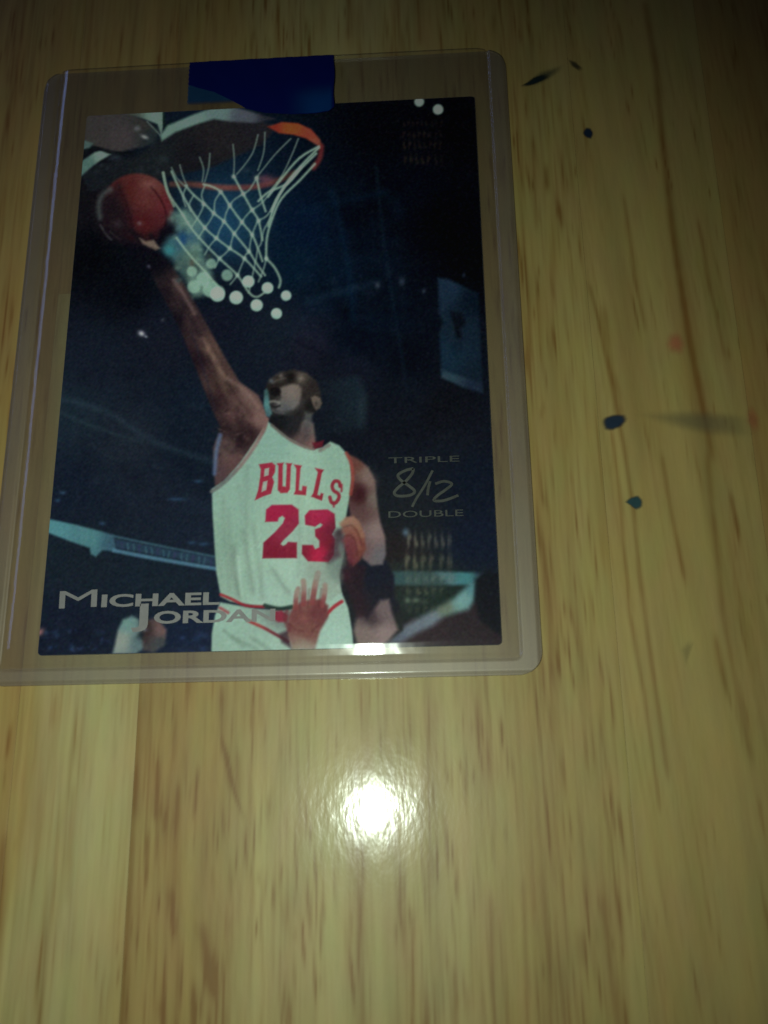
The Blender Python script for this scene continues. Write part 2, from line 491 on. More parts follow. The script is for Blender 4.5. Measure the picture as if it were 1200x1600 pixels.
def dense(lo, hi, marks, step, fine):
    p = list(np.arange(lo, hi, step)) + [hi]
    for a, b in marks: p += list(np.arange(a, b, fine))
    p = np.unique(np.round(p, 3)); p = p[(p >= lo) & (p <= hi)]
    keep = np.r_[True, np.diff(p) > fine * 0.5]; p = p[keep]; p[-1] = hi
    return p
hx = dense(X0, X1, [(X0, PX0 + 3.5), (PX1 - 3.5, X1)], 0.8, 0.09)
hy = dense(Y0, Y1, [(Y0, PY0 + 3.5), (Y1 - 2, Y1)], 0.8, 0.09)
GX, GY = np.meshgrid(hx, hy)
RX, RY = rounded(GX, GY)
HZ = holder_height(RX, RY)
HV = np.stack([RX, RY, HZ], -1).reshape(-1, 3)
HF = grid_faces(len(hx), len(hy))
fc = HV[HF].mean(1)
ins = (fc[:, 0] > PX0) & (fc[:, 0] < PX1) & (fc[:, 1] > PY0)
bot = (~ins) & (fc[:, 1] < PY0)
lef = (~ins) & (~bot) & (fc[:, 0] < 0)
rig = (~ins) & (~bot) & (fc[:, 0] > 0)
def sub(name, mask, mat, label=None, skirt=0.42):
    f = HF[mask]
    # outer rim goes down to the back sheet
    nx, ny = len(hx), len(hy)
    used = np.unique(f); mp = -np.ones(len(HV), int); mp[used] = np.arange(len(used))
    V = HV[used]; F = mp[f]
    ed = {}
    for q in F:
        for a, b in ((q[0], q[1]), (q[1], q[2]), (q[2], q[3]), (q[3], q[0])):
            ed[(a, b)] = 1
    ii = np.arange(len(HV)); gi, gj = ii % nx, ii // nx
    rim = ((gi == 0) | (gi == nx - 1) | (gj == 0) | (gj == ny - 1))[used]
    V = list(map(tuple, V)); FF = [tuple(q) for q in F]
    low = {}
    for (a, b) in list(ed):
        if (b, a) in ed or not (rim[a] and rim[b]): continue
        for q in (a, b):
            if q not in low:
                low[q] = len(V); v = V[q]; V.append((v[0], v[1], 0.39 if name != 'front_sheet' else v[2] - 0.3))
        FF.append((b, a, low[a], low[b]))
    o = mesh_obj(name, V, FF, mat, holder, True)
    if label: o['label'] = label
    return o
sub('front_sheet', ins, M_FRONT)
sub('side_rail', lef, M_RAIL)
sub('side_rail', rig, M_RAIL)
sub('bottom_rail', bot, M_RAIL)
# back sheet: flat slab with the same rounded outline
def outline_pts():
    pts = []
    for cx, cy, r, a0 in ((X1, Y1, 3.6, 0), (X0, Y1, 3.6, 90), (X0, Y0, 3.2, 180), (X1, Y0, 3.2, 270)):
        ox = cx - r if cx > 0 else cx + r
        oy = cy - r if cy > 0 else cy + r
        for q in range(13):
            a = math.radians(a0 + 90 * q / 12)
            pts.append((ox + r * math.cos(a), oy + r * math.sin(a)))
    return pts
def slab(name, pts, z0, z1, mat, parent, smooth=False):
    n = len(pts)
    V = [(x, y, z0) for x, y in pts] + [(x, y, z1) for x, y in pts]
    F = [tuple(reversed(range(n))), tuple(range(n, 2 * n))]
    F += [(i, (i + 1) % n, n + (i + 1) % n, n + i) for i in range(n)]
    return mesh_obj(name, V, F, mat, parent, smooth)
slab('back_sheet', outline_pts(), 0.03, 0.38, M_BACK, holder)

# ------------------------------------------------------------------ trading card
card = empty('trading_card', (0, 0, 0))
tag(card, 'glossy basketball trading card of a leaping player in a white jersey, inside the clear holder', 'trading card')
CX, CY = 31.75, 44.45
CZ0, CZ1 = 0.42, 0.72
def rrect(hx_, hy_, r, n=6):
    pts = []
    for sx, sy, a0 in ((1, 1, 0), (-1, 1, 90), (-1, -1, 180), (1, -1, 270)):
        for q in range(n + 1):
            a = math.radians(a0 + 90 * q / n)
            pts.append((sx * (hx_ - r) + r * math.cos(a), sy * (hy_ - r) + r * math.sin(a)))
    return pts
slab('card_stock', rrect(CX, CY, 0.55), CZ0, CZ1 - 0.006, M_STOCK, card)

# The flat print on the card. It is drawn by hand as outlines and strokes in "drawing units"
# (about 0.087 mm) on the card's own plane; DRAW turns card millimetres into those units.
def DRAW(x, y):
    P = np.stack([x - CC[0], y - CC[1], np.full_like(x, 0.72 - CC[2])], -1) @ CR.T
    return 600 + 1550 * P[..., 0] / P[..., 2], 800 + 1550 * P[..., 1] / P[..., 2]

def CARD(u, v, z=0.72):
    d = CR.T @ np.array([(u - 600) / 1550, (v - 800) / 1550, 1.0])
    t = (z - CC[2]) / d[2]
    return (CC + t * d)[:2]

PSTEP = 0.14
px_ = np.linspace(-CX + 0.02, CX - 0.02, int(2 * CX / PSTEP) + 1)
py_ = np.linspace(-CY + 0.02, CY - 0.02, int(2 * CY / PSTEP) + 1)
PXg, PYg = np.meshgrid(px_, py_)
U, W = DRAW(PXg, PYg)
BUF = np.zeros(U.shape + (3,))

def window(u0, u1, v0, v1):
    a = [CARD(u, v) for u in (u0, u1) for v in (v0, v1)]
    xs = [p[0] for p in a]; ys = [p[1] for p in a]
    i0, i1 = np.searchsorted(px_, [min(xs), max(xs)]); j0, j1 = np.searchsorted(py_, [min(ys), max(ys)])
    return slice(max(j0 - 1, 0), j1 + 1), slice(max(i0 - 1, 0), i1 + 1)

def colour_at(col, u, v):
    if isinstance(col[0], (int, float)):
        return np.array(col, float)
    acc = 0; wsum = 0
    for x, y, c in col:
        w = 1.0 / ((u - x) ** 2 + (v - y) ** 2 + 30) ** 1.5
        acc = acc + w[..., None] * np.array(c, float); wsum = wsum + w
    return acc / wsum[..., None]

def blend(s, a, col):
    a = np.clip(a, 0, 1)[..., None]
    c = colour_at(col, U[s], W[s])
    BUF[s] = BUF[s] * (1 - a) + c * a

def seg_dist(u, v, pts, closed):
    pts = list(pts)
    if closed: pts = pts + [pts[0]]
    d = np.full(u.shape, 1e9)
    for (ax, ay), (bx, by) in zip(pts[:-1], pts[1:]):
        L = (bx - ax) ** 2 + (by - ay) ** 2 + 1e-9
        t = np.clip(((u - ax) * (bx - ax) + (v - ay) * (by - ay)) / L, 0, 1)
        d = np.minimum(d, (u - ax - t * (bx - ax)) ** 2 + (v - ay - t * (by - ay)) ** 2)
    return np.sqrt(d)

def smooth_pts(pts, closed=False, n=5):
    P = np.array(pts, float)
    m = len(P)
    out = []
    idx = range(m) if closed else range(m - 1)
    for i in idx:
        p0 = P[(i - 1) % m] if closed or i > 0 else P[i]
        p1, p2 = P[i], P[(i + 1) % m]
        p3 = P[(i + 2) % m] if closed or i + 2 < m else p2
        for k in range(n):
            t = k / n
            out.append(0.5 * ((2 * p1) + (-p0 + p2) * t + (2 * p0 - 5 * p1 + 4 * p2 - p3) * t * t + (-p0 + 3 * p1 - 3 * p2 + p3) * t ** 3))
    if not closed: out.append(P[-1])
    return [tuple(q) for q in out]

def poly(pts, col, soft=1.4, a=1.0, curve=False):
    soft = soft * 1.35
    if curve: pts = smooth_pts(pts, True, 4)
    us = [p[0] for p in pts]; vs = [p[1] for p in pts]
    s = window(min(us) - 2 * soft - 2, max(us) + 2 * soft + 2, min(vs) - 2 * soft - 2, max(vs) + 2 * soft + 2)
    u, v = U[s], W[s]
    if u.size == 0: return
    d = seg_dist(u, v, pts, True)
    ins_ = np.zeros(u.shape, bool)
    q = list(pts)
    for (ax, ay), (bx, by) in zip(q, q[1:] + q[:1]):
        if ay == by: continue
        c = ((ay > v) != (by > v)) & (u < (bx - ax) * (v - ay) / (by - ay) + ax)
        ins_ ^= c
    d = np.where(ins_, d, -d)
    blend(s, a * sm(0.5 + d / (2 * soft)), col)

def line(pts, w, col, soft=1.2, a=1.0, curve=True):
    soft = soft * 1.2
    if curve and len(pts) > 2: pts = smooth_pts(pts, False, 4)
    us = [p[0] for p in pts]; vs = [p[1] for p in pts]
    m = w + 2 * soft + 2
    s = window(min(us) - m, max(us) + m, min(vs) - m, max(vs) + m)
    u, v = U[s], W[s]
    if u.size == 0: return
    d = seg_dist(u, v, pts, False)
    blend(s, a * sm(0.5 + (w / 2 - d) / (2 * soft)), col)

def disc(x, y, r, col, soft=1.8, a=1.0, ry=None):
    ry = ry or r
    s = window(x - r - 2 * soft - 2, x + r + 2 * soft + 2, y - ry - 2 * soft - 2, y + ry + 2 * soft + 2)
    u, v = U[s], W[s]
    if u.size == 0: return
    d = (1 - np.hypot((u - x) / r, (v - y) / ry)) * min(r, ry)
    blend(s, a * sm(0.5 + d / (2 * soft)), col)

def glow(x, y, rx, ry, col, a=1.0, rot=0.0):
    R_ = max(rx, ry) * 2.4
    s = window(x - R_, x + R_, y - R_, y + R_)
    u, v = U[s] - x, W[s] - y
    c, sn = math.cos(rot), math.sin(rot)
    p, q = u * c + v * sn, -u * sn + v * c
    blend(s, a * np.exp(-(p / rx) ** 2 - (q / ry) ** 2), col)

# ---- dark arena behind everything
FIELD = [(600, 200, (2, 3, 7)), (720, 200, (1, 1, 4)), (700, 350, (1, 1, 5)), (560, 330, (2, 6, 14)), (620, 300, (2, 5, 12)),
         (480, 360, (5, 19, 38)), (460, 410, (6, 23, 38)), (520, 440, (5, 17, 30)), (600, 460, (4, 11, 21)), (560, 530, (2, 10, 22)),
         (690, 640, (9, 11, 17)), (740, 400, (1, 2, 5)), (140, 400, (4, 6, 10)), (200, 450, (6, 9, 15)), (250, 530, (18, 23, 34)),
         (150, 560, (18, 25, 36)), (330, 500, (16, 20, 32)), (430, 520, (18, 26, 36)), (480, 540, (22, 25, 38)), (550, 580, (16, 22, 34)),
         (640, 620, (10, 17, 27)), (640, 560, (4, 9, 18)), (700, 700, (15, 21, 30)), (110, 650, (24, 36, 46)), (200, 690, (26, 34, 44)),
         (300, 640, (16, 26, 38)), (300, 720, (15, 25, 37)), (110, 760, (18, 27, 40)), (250, 770, (22, 30, 42)), (310, 820, (22, 32, 46)),
         (120, 880, (21, 31, 40)), (250, 910, (20, 32, 42)), (110, 980, (18, 26, 40)), (300, 1000, (18, 30, 50)), (640, 800, (22, 28, 33)),
         (740, 750, (12, 20, 32)), (740, 850, (13, 22, 38)), (700, 930, (26, 40, 36)), (620, 860, (30, 28, 30)), (120, 320, (14, 14, 18)),
         (770, 980, (22, 26, 30)), (360, 350, (16, 40, 58)), (320, 460, (10, 18, 28))]
BUF[:] = colour_at(FIELD, U, W)
rr = np.random.default_rng(3)
def cloud(x0, x1, y0, y1, n, col, r0, r1, a):
    for _ in range(n):
        glow(rr.uniform(x0, x1), rr.uniform(y0, y1), rr.uniform(r0, r1), rr.uniform(r0, r1) * 0.7, col, a * rr.uniform(0.3, 1), rr.uniform(-0.6, 0.6))
cloud(450, 640, 260, 560, 60, (12, 34, 54), 6, 26, 0.13)
cloud(460, 620, 420, 520, 30, (34, 50, 66), 3, 10, 0.22)
cloud(450, 660, 260, 600, 50, (0, 2, 8), 8, 22, 0.22)
cloud(90, 330, 600, 1010, 70, (40, 56, 70), 2, 9, 0.20)
cloud(90, 330, 560, 1010, 60, (8, 12, 20), 5, 18, 0.20)
cloud(620, 780, 640, 900, 40, (34, 44, 56), 3, 12, 0.14)
# faint girders / reflections
line([(588, 262), (600, 380), (622, 520), (636, 610)], 5, (16, 32, 44), 3.5, 0.35)
line([(520, 300), (545, 420), (552, 500)], 8, (10, 34, 54), 6, 0.4)
line([(470, 330), (600, 300)], 8, (8, 30, 48), 6, 0.35)
line([(480, 470), (590, 440)], 10, (22, 42, 58), 6, 0.4)
for q in ((590, 446, 4, 50), (628, 440, 5, 40), (662, 455, 3, 40), (725, 430, 3, 26)):
    glow(q[0], q[1], q[2], q[2] * 1.3, (q[3], q[3] + 10, q[3] + 22), 0.8)
# dim scoreboard block behind the head
poly([(488, 596), (560, 588), (574, 620), (568, 668), (492, 684)], [(490, 640, (20, 30, 40)), (566, 630, (30, 52, 60))], 6, 0.75)
glow(566, 640, 7, 26, (52, 78, 84), 0.55)
poly([(470, 560), (760, 640), (770, 700), (480, 700)], (14, 17, 24), 22, 0.45)
# stand rails, faint, left
line([(95, 622), (170, 645), (240, 690), (330, 720)], 7, (44, 62, 72), 6, 0.45)
line([(95, 645), (150, 668), (220, 690)], 5, (40, 60, 66), 4, 0.4)
# ---- hanging banner at the right
poly([(684, 434), (700, 436), (748, 458), (754, 614), (722, 604), (690, 586), (686, 520), (692, 505), (686, 490)],
     [(700, 450, (22, 38, 54)), (740, 470, (7, 18, 28)), (700, 560, (17, 36, 50)), (740, 590, (14, 27, 38)), (720, 520, (16, 30, 42))], 3)
poly([(690, 578), (752, 598), (754, 614), (722, 604), (690, 590)], [(695, 585, (38, 58, 68)), (750, 606, (24, 35, 50))], 3)
poly([(704, 486), (722, 490), (728, 504), (720, 514), (722, 528), (714, 530), (710, 514), (706, 500)], (6, 10, 16), 3.5, 0.85)
glow(716, 542, 6, 8, (10, 22, 36), 0.7)
# ---- backboard, top left
poly([(126, 272), (150, 258), (215, 244), (252, 215), (300, 194), (335, 184), (400, 186), (432, 198), (410, 226), (330, 262), (262, 276), (200, 290), (140, 300)],
     [(150, 290, (20, 24, 28)), (250, 250, (22, 27, 30)), (340, 215, (28, 27, 29)), (400, 205, (26, 26, 30)), (300, 250, (20, 20, 24))], 3)
poly([(132, 178), (200, 176), (232, 190), (250, 205), (240, 226), (206, 233), (186, 238), (150, 230), (131, 222)],
     [(150, 200, (50, 48, 46)), (190, 215, (56, 52, 52)), (240, 215, (30, 38, 40)), (225, 190, (44, 44, 42))], 3)
poly([(190, 176), (256, 173), (256, 188), (252, 212), (246, 194), (226, 186)], [(200, 177, (58, 64, 58)), (245, 180, (94, 118, 106))], 1.8)
line([(256, 174), (257, 198), (266, 192)], 4, (12, 26, 24), 1.4, 0.9)
poly([(250, 212), (262, 196), (300, 180), (330, 169), (362, 166), (398, 176), (430, 186), (400, 192), (360, 190), (335, 186), (310, 193), (275, 206), (253, 220)],
     [(255, 210, (92, 120, 108)), (300, 190, (96, 124, 112)), (340, 176, (84, 106, 102)), (380, 184, (66, 72, 80)), (425, 188, (34, 36, 44))], 2.4)
line([(230, 190), (251, 212)], 2, (70, 86, 80), 1.2)
poly([(127, 252), (148, 238), (163, 234), (174, 241), (158, 250), (144, 260), (126, 276)], [(135, 255, (70, 98, 90)), (160, 240, (104, 128, 116))], 2)
line([(126, 236), (150, 231), (172, 238), (206, 240)], 5, (10, 14, 16), 1.8, 0.9)
poly([(128, 218), (146, 224), (140, 231), (127, 234)], (64, 84, 80), 2)
glow(214, 201, 5, 4, (90, 94, 96), 0.8); glow(226, 214, 6, 3, (128, 132, 130), 0.9, 0.4)
glow(178, 246, 8, 6, (40, 46, 54), 0.7)
cloud(150, 260, 245, 270, 14, (44, 52, 58), 3, 7, 0.4)
# ---- raised ball and hand
disc(214, 328, 57, [(165, 330, (26, 18, 22)), (200, 300, (72, 32, 30)), (240, 290, (88, 50, 46)), (260, 320, (84, 34, 38)), (225, 350, (66, 24, 26)),
                    (185, 360, (26, 17, 22)), (215, 378, (26, 16, 20)), (260, 375, (16, 10, 16)), (230, 310, (82, 42, 40)), (262, 345, (70, 30, 34))], 3)
poly([(150, 345), (153, 305), (188, 290), (200, 330), (196, 375), (165, 372)], (24, 17, 22), 12, 0.85)
line([(236, 292), (246, 304), (256, 322), (260, 340), (258, 356)], 3, (44, 14, 18), 2, 0.8)
line([(184, 288), (198, 320), (206, 352), (206, 378)], 4, (34, 14, 18), 3.4, 0.7)
glow(232, 288, 12, 6, (112, 76, 70), 0.6)
line([(156, 340), (154, 322), (159, 306), (172, 296)], 7, (70, 80, 78), 4.5, 0.7)
line([(157, 352), (166, 366), (174, 374)], 3, (72, 74, 76), 2.2, 0.6)
glow(184, 350, 8, 6, (54, 48, 52), 0.6); glow(218, 349, 4, 3, (96, 84, 88), 0.7)
# fingers spread under the ball
for f, w in (([(232, 392), (206, 382), (184, 372), (168, 360)], 9), ([(238, 388), (218, 374), (204, 360)], 8), ([(250, 386), (262, 372), (272, 352), (272, 338)], 9), ([(244, 384), (236, 368)], 8)):
    line(f, w, (19, 14, 20), 3, 0.85)
line([(200, 380), (184, 372), (172, 362)], 2, (52, 42, 44), 2, 0.5); line([(266, 366), (273, 350)], 2, (50, 40, 44), 2, 0.5)
poly([(262, 345), (276, 350), (282, 372), (276, 392), (258, 396), (246, 380), (250, 360)], (9, 9, 17), 4, 0.85)
poly([(218, 372), (228, 377), (240, 375), (250, 388), (243, 391), (232, 386), (223, 381)], (124, 110, 94), 2.2, 0.8)
poly([(188, 374), (240, 390), (262, 420), (250, 440), (228, 420), (200, 396)], (9, 9, 17), 5, 0.75)
glow(234, 416, 4, 3, (84, 88, 106), 0.8); glow(266, 430, 5, 4, (78, 68, 70), 0.7)
# ---- raised arm
poly([(228, 398), (250, 396), (266, 412), (284, 438), (304, 472), (326, 512), (350, 556), (374, 596), (404, 618), (418, 648), (418, 664),
      (394, 700), (368, 734), (336, 764), (333, 700), (344, 668), (330, 636), (314, 596), (298, 556), (282, 516), (262, 478), (242, 440)],
     [(245, 410, (10, 10, 17)), (262, 455, (24, 18, 24)), (280, 450, (56, 44, 44)), (275, 500, (19, 15, 22)), (300, 500, (50, 38, 40)), (310, 560, (30, 20, 26)),
      (330, 545, (80, 62, 56)), (345, 600, (74, 58, 52)), (330, 630, (36, 24, 28)), (385, 625, (100, 80, 74)), (405, 655, (114, 90, 84)),
      (365, 650, (74, 54, 52)), (350, 668, (40, 30, 32)), (376, 684, (32, 22, 26)), (388, 676, (44, 30, 32)), (354, 700, (92, 76, 72)), (345, 735, (76, 60, 62)), (362, 722, (88, 66, 64))], 2.4)
line([(272, 438), (288, 462), (304, 490)], 6, (118, 98, 92), 3, 0.5)
line([(316, 530), (332, 556), (350, 590)], 7, (132, 108, 94), 3.4, 0.65)
line([(318, 560), (336, 600), (352, 630)], 9, (42, 26, 30), 5, 0.55); line([(362, 610), (380, 632), (392, 650)], 7, (60, 40, 40), 5, 0.5); line([(300, 500), (318, 540)], 7, (30, 22, 28), 4, 0.5)
line([(356, 592), (384, 612), (404, 636)], 6, (136, 112, 102), 3.5, 0.5)
cloud(340, 400, 640, 720, 22, (120, 98, 90), 2, 6, 0.35); cloud(340, 390, 640, 720, 18, (22, 14, 20), 3, 8, 0.4)
line([(344, 680), (338, 706), (335, 740)], 6, (84, 108, 140), 3, 0.75)
line([(300, 520), (322, 590), (336, 640)], 3, (38, 34, 46), 3, 0.6)
for _ in range(90):
    t = rr.random(); x = 250 + 120 * t + rr.uniform(-16, 16); y = 420 + 220 * t ** 1.1 + rr.uniform(-10, 10)
    glow(x, y, rr.uniform(2, 4), rr.uniform(4, 9), [(84, 68, 60), (22, 18, 20)][rr.integers(0, 2)], 0.16 * (0.4 + t), -0.5)
# ---- net
glow(350, 350, 40, 55, (34, 76, 104), 0.55); glow(395, 330, 22, 40, (22, 48, 60), 0.5); glow(300, 320, 22, 24, (22, 40, 52), 0.5)
poly([(268, 332), (292, 326), (318, 350), (316, 392), (330, 424), (338, 458), (302, 464), (288, 432), (268, 404), (253, 388), (262, 372), (276, 364)],
     [(290, 345, (104, 140, 124)), (285, 372, (56, 96, 120)), (262, 384, (66, 124, 128)), (300, 400, (96, 130, 112)), (310, 440, (124, 160, 140)), (290, 420, (84, 112, 100))], 6, 0.72)
for _ in range(46):
    x, y = rr.uniform(262, 334), rr.uniform(334, 458)
    if abs((x - 262) - (y - 334) * 0.42) < 30: glow(x, y, rr.uniform(3, 6), rr.uniform(3, 7), [(60, 92, 92), (118, 150, 132), (40, 62, 66), (96, 126, 110)][rr.integers(0, 4)], 0.45)
glow(286, 374, 6, 9, (24, 60, 96), 0.9); glow(264, 392, 8, 7, (52, 128, 132), 0.7)
glow(305, 420, 7, 8, (44, 60, 58), 0.7); glow(327, 400, 6, 6, (50, 62, 56), 0.7); glow(300, 412, 4, 8, (60, 52, 44), 0.6)
RIM = (108, 62, 54)
poly([(418, 198), (440, 191), (466, 193), (486, 202), (500, 218), (504, 232), (494, 226), (478, 216), (458, 210), (436, 208)],
     [(425, 200, (110, 40, 30)), (455, 199, (150, 62, 30)), (485, 210, (128, 52, 38)), (500, 226, (110, 60, 48))], 2)
line([(502, 228), (500, 246), (490, 262)], 8, (92, 36, 36), 3, 0.85)
line([(268, 288), (300, 288), (345, 293), (395, 292), (430, 284), (460, 270)], 9, [(270, 288, (70, 48, 42)), (340, 292, RIM), (400, 292, (92, 52, 50)), (455, 272, (62, 40, 36))], 3, 0.85)
glow(415, 280, 14, 7, (120, 70, 78), 0.6); glow(385, 266, 10, 5, (30, 46, 56), 0.6)
NET = (138, 168, 146); NETD = (96, 116, 106)
top_strands = [[(364, 226), (366, 249), (365, 276)], [(403, 211), (396, 236), (385, 254), (370, 272)], [(414, 207), (412, 238), (403, 266)],
    [(454, 217), (431, 240), (412, 263), (401, 277)], [(466, 217), (456, 242), (440, 275), (422, 298)], [(328, 240), (326, 262), (320, 284)],
    [(312, 246), (318, 264), (316, 284)], [(281, 258), (286, 276), (292, 290)], [(268, 262), (276, 278), (288, 290)]]
for t in top_strands: line(t, 2.3, NETD, 1.5, 0.8)
right = [[(498, 229), (468, 247), (440, 279), (419, 307)], [(498, 231), (477, 252), (449, 284), (429, 321), (419, 353)],
    [(492, 256), (468, 282), (440, 310), (426, 340), (417, 372), (416, 404)], [(494, 240), (462, 272), (436, 304), (424, 330)],
    [(416, 404), (429, 418), (438, 437), (436, 449)], [(470, 262), (450, 286), (420, 300), (404, 314)]]
for t in right: line(t, 3.4, NET, 2.0, 0.82)
A_ = [[(268, 268), (283, 300), (300, 330), (320, 356), (338, 372), (359, 388), (382, 404), (408, 432)],
    [(290, 290), (303, 305), (320, 319), (334, 333), (350, 346), (366, 365), (389, 393), (399, 409), (414, 430)],
    [(318, 288), (332, 292), (345, 300), (359, 321), (378, 347), (394, 367), (403, 388), (410, 408)],
    [(366, 277), (380, 303), (394, 328), (404, 345), (410, 375)], [(401, 278), (407, 305), (415, 330)],
    [(255, 270), (262, 300), (282, 330), (300, 358), (320, 381), (343, 404), (371, 430), (389, 457), (401, 464), (412, 458)],
    [(276, 372), (296, 398), (320, 424), (340, 448)]]
B_ = [[(320, 290), (315, 305), (318, 319), (312, 335), (300, 354)], [(345, 300), (336, 314), (334, 333), (326, 348), (320, 356), (310, 372)],
    [(380, 303), (366, 312), (359, 321), (353, 334), (350, 346), (343, 360), (338, 372), (328, 384), (320, 398)], [(401, 278), (390, 296), (380, 303)],
    [(424, 300), (408, 318), (394, 328), (384, 338), (378, 347), (372, 357), (366, 365), (362, 376), (359, 388), (352, 396), (343, 404), (336, 418)],
    [(432, 312), (418, 336), (404, 345), (398, 356), (394, 367), (391, 380), (389, 393), (384, 398), (382, 404), (376, 418), (371, 430), (360, 444)],
    [(424, 340), (412, 360), (408, 380), (403, 388), (401, 400), (399, 409), (396, 424), (392, 440), (389, 457)], [(416, 404), (412, 420), (404, 440)],
    [(292, 290), (286, 306), (290, 322)], [(303, 305), (296, 318), (298, 330)]]
for t in A_: line(t, 3.0, NET, 1.9, 0.82)
for t in B_: line(t, 2.5, (122, 150, 134), 1.8, 0.72)
for x, y in ((365, 276), (401, 278), (318, 319), (334, 333), (350, 346), (366, 365), (389, 393), (345, 300), (359, 321), (378, 347), (394, 367), (380, 303), (394, 328), (404, 345), (320, 356), (338, 372), (359, 388), (382, 404), (343, 404), (371, 430), (416, 404)):
    glow(x, y, 3.5, 3.5, (150, 182, 160), 0.7)
line([(255, 270), (262, 300), (272, 322)], 4, (110, 134, 116), 1.6, 0.8)
# lamps of the arena seen as round discs
for x, y, r in ((330, 452, 13), (303, 448, 10), (318, 436, 11), (300, 424, 8), (330, 412, 8), (355, 430, 9), (341, 456, 10)):
    disc(x, y, r, (134, 172, 150), 2.6, 0.72)
for x, y, r in ((447, 462, 8), (432, 490, 8.5), (401, 477, 9.5), (369, 465, 10.5), (340, 460, 11.5), (418, 450, 9), (388, 440, 9.5)):
    disc(x, y, r, [(x, y, (160, 196, 178)), (x, y + r, (134, 170, 152))], 2.2, 0.95)
disc(655, 159, 7.5, (102, 122, 110), 2.2); disc(684.5, 171, 8, (106, 128, 116), 2.2)
glow(221, 521, 5, 4, (176, 180, 190), 0.9, 0.5); glow(228, 526, 3, 2, (120, 128, 140), 0.8, 0.5); glow(254, 500, 3, 3, (64, 66, 76), 0.6)
# ---- cyan banner strips behind
poly([(76, 811), (110, 818), (150, 828), (178, 836), (182, 862), (160, 860), (150, 870), (142, 866), (140, 856), (110, 846), (74, 832)],
     [(80, 822, (76, 128, 134)), (140, 840, (72, 118, 122)), (178, 848, (54, 86, 100))], 2.2)
line([(178, 838), (240, 851), (335, 870)], 4, (52, 82, 94), 2, 0.9)
line([(178, 860), (240, 872), (340, 889)], 6, (76, 116, 136), 2.2, 0.9)
poly([(180, 842), (336, 872), (336, 884), (182, 856)], (40, 62, 80), 2, 0.8)
for k in range(16):
    x = 190 + k * 9.3; y = 850 + (x - 180) * 0.19
    line([(x, y - 4), (x + rr.uniform(-2, 2), y + 4)], 3, (58, 96, 104) if k % 3 else (50, 50, 84), 1.8, 0.55)
poly([(612, 893), (640, 892), (720, 894), (762, 895), (748, 904), (736, 914), (660, 915), (614, 914)], [(618, 902, (72, 122, 130)), (650, 903, (78, 112, 114)), (700, 902, (72, 104, 106)), (725, 902, (60, 114, 116)), (760, 896, (30, 44, 56))], 3)
for x, y, w in ((310, 752, 7), (276, 780, 14), (98, 770, 5), (90, 782, 4), (160, 818, 5), (318, 850, 8), (300, 848, 6)):
    glow(x, y, w, 3, (50, 84, 116), 0.5)
# ---- spectators bottom left
glow(62, 988, 7, 5, (150, 106, 104), 0.9, -0.6); glow(60, 955, 4, 6, (96, 90, 92), 0.7)
poly([(176, 1022), (184, 985), (192, 968), (206, 962), (224, 972), (222, 996), (232, 1008), (212, 1022)], [(196, 975, (100, 134, 128)), (190, 1000, (128, 140, 130)), (215, 1005, (84, 106, 108))], 3)
poly([(218, 970), (246, 966), (260, 984), (258, 1008), (240, 1020), (224, 1016)], [(228, 985, (52, 42, 42)), (252, 984, (100, 80, 78)), (250, 1005, (58, 64, 66))], 3)
glow(220, 992, 5, 6, (20, 28, 36), 0.8); glow(226, 984, 4, 3, (110, 124, 132), 0.6)
cloud(66, 170, 985, 1020, 26, (44, 66, 100), 2, 6, 0.45); cloud(262, 330, 990, 1020, 14, (40, 60, 100), 3, 8, 0.4)
cloud(60, 330, 930, 1020, 26, (12, 18, 30), 4, 12, 0.3)
# ---- right: rival player, shoulder, dark figure
poly([(600, 880), (660, 870), (700, 915), (640, 950), (612, 962)], (34, 46, 42), 6, 0.6)
poly([(640, 968), (700, 962), (760, 930), (786, 960), (786, 1008), (600, 1014), (610, 996)], [(660, 990, (44, 34, 38)), (740, 990, (38, 32, 36)), (620, 1005, (52, 44, 48))], 5, 0.95)
poly([(612, 1006), (600, 998), (622, 984), (650, 968), (680, 952), (710, 934), (734, 912), (748, 902), (741, 938), (732, 952), (712, 958), (694, 964), (676, 978), (650, 990), (628, 1004)],
     [(620, 1000, (84, 94, 106)), (650, 980, (96, 108, 116)), (675, 968, (100, 114, 122)), (695, 948, (96, 112, 96)), (720, 938, (104, 146, 142)), (740, 915, (76, 120, 124))], 5)
poly([(742, 905), (760, 892), (782, 896), (786, 995), (770, 985), (750, 968), (742, 940)], (15, 19, 25), 4, 0.95)
poly([(560, 878), (582, 872), (604, 876), (616, 900), (616, 930), (626, 950), (630, 985), (610, 1000), (576, 1000), (560, 960), (552, 920)],
     [(585, 900, (18, 23, 36)), (600, 940, (22, 24, 34)), (560, 950, (34, 26, 34)), (615, 980, (30, 34, 34))], 3)
poly([(560, 952), (574, 968), (584, 952), (594, 938), (608, 936), (612, 956), (622, 984), (604, 1004), (592, 1016), (560, 1016), (552, 985)],
     [(570, 990, (116, 104, 98)), (600, 955, (104, 92, 92)), (600, 990, (130, 116, 112)), (580, 965, (60, 50, 54))], 3.4)
poly([(556, 880), (572, 884), (566, 930), (574, 960), (558, 966), (548, 940), (536, 900)], (36, 24, 32), 4, 0.9)
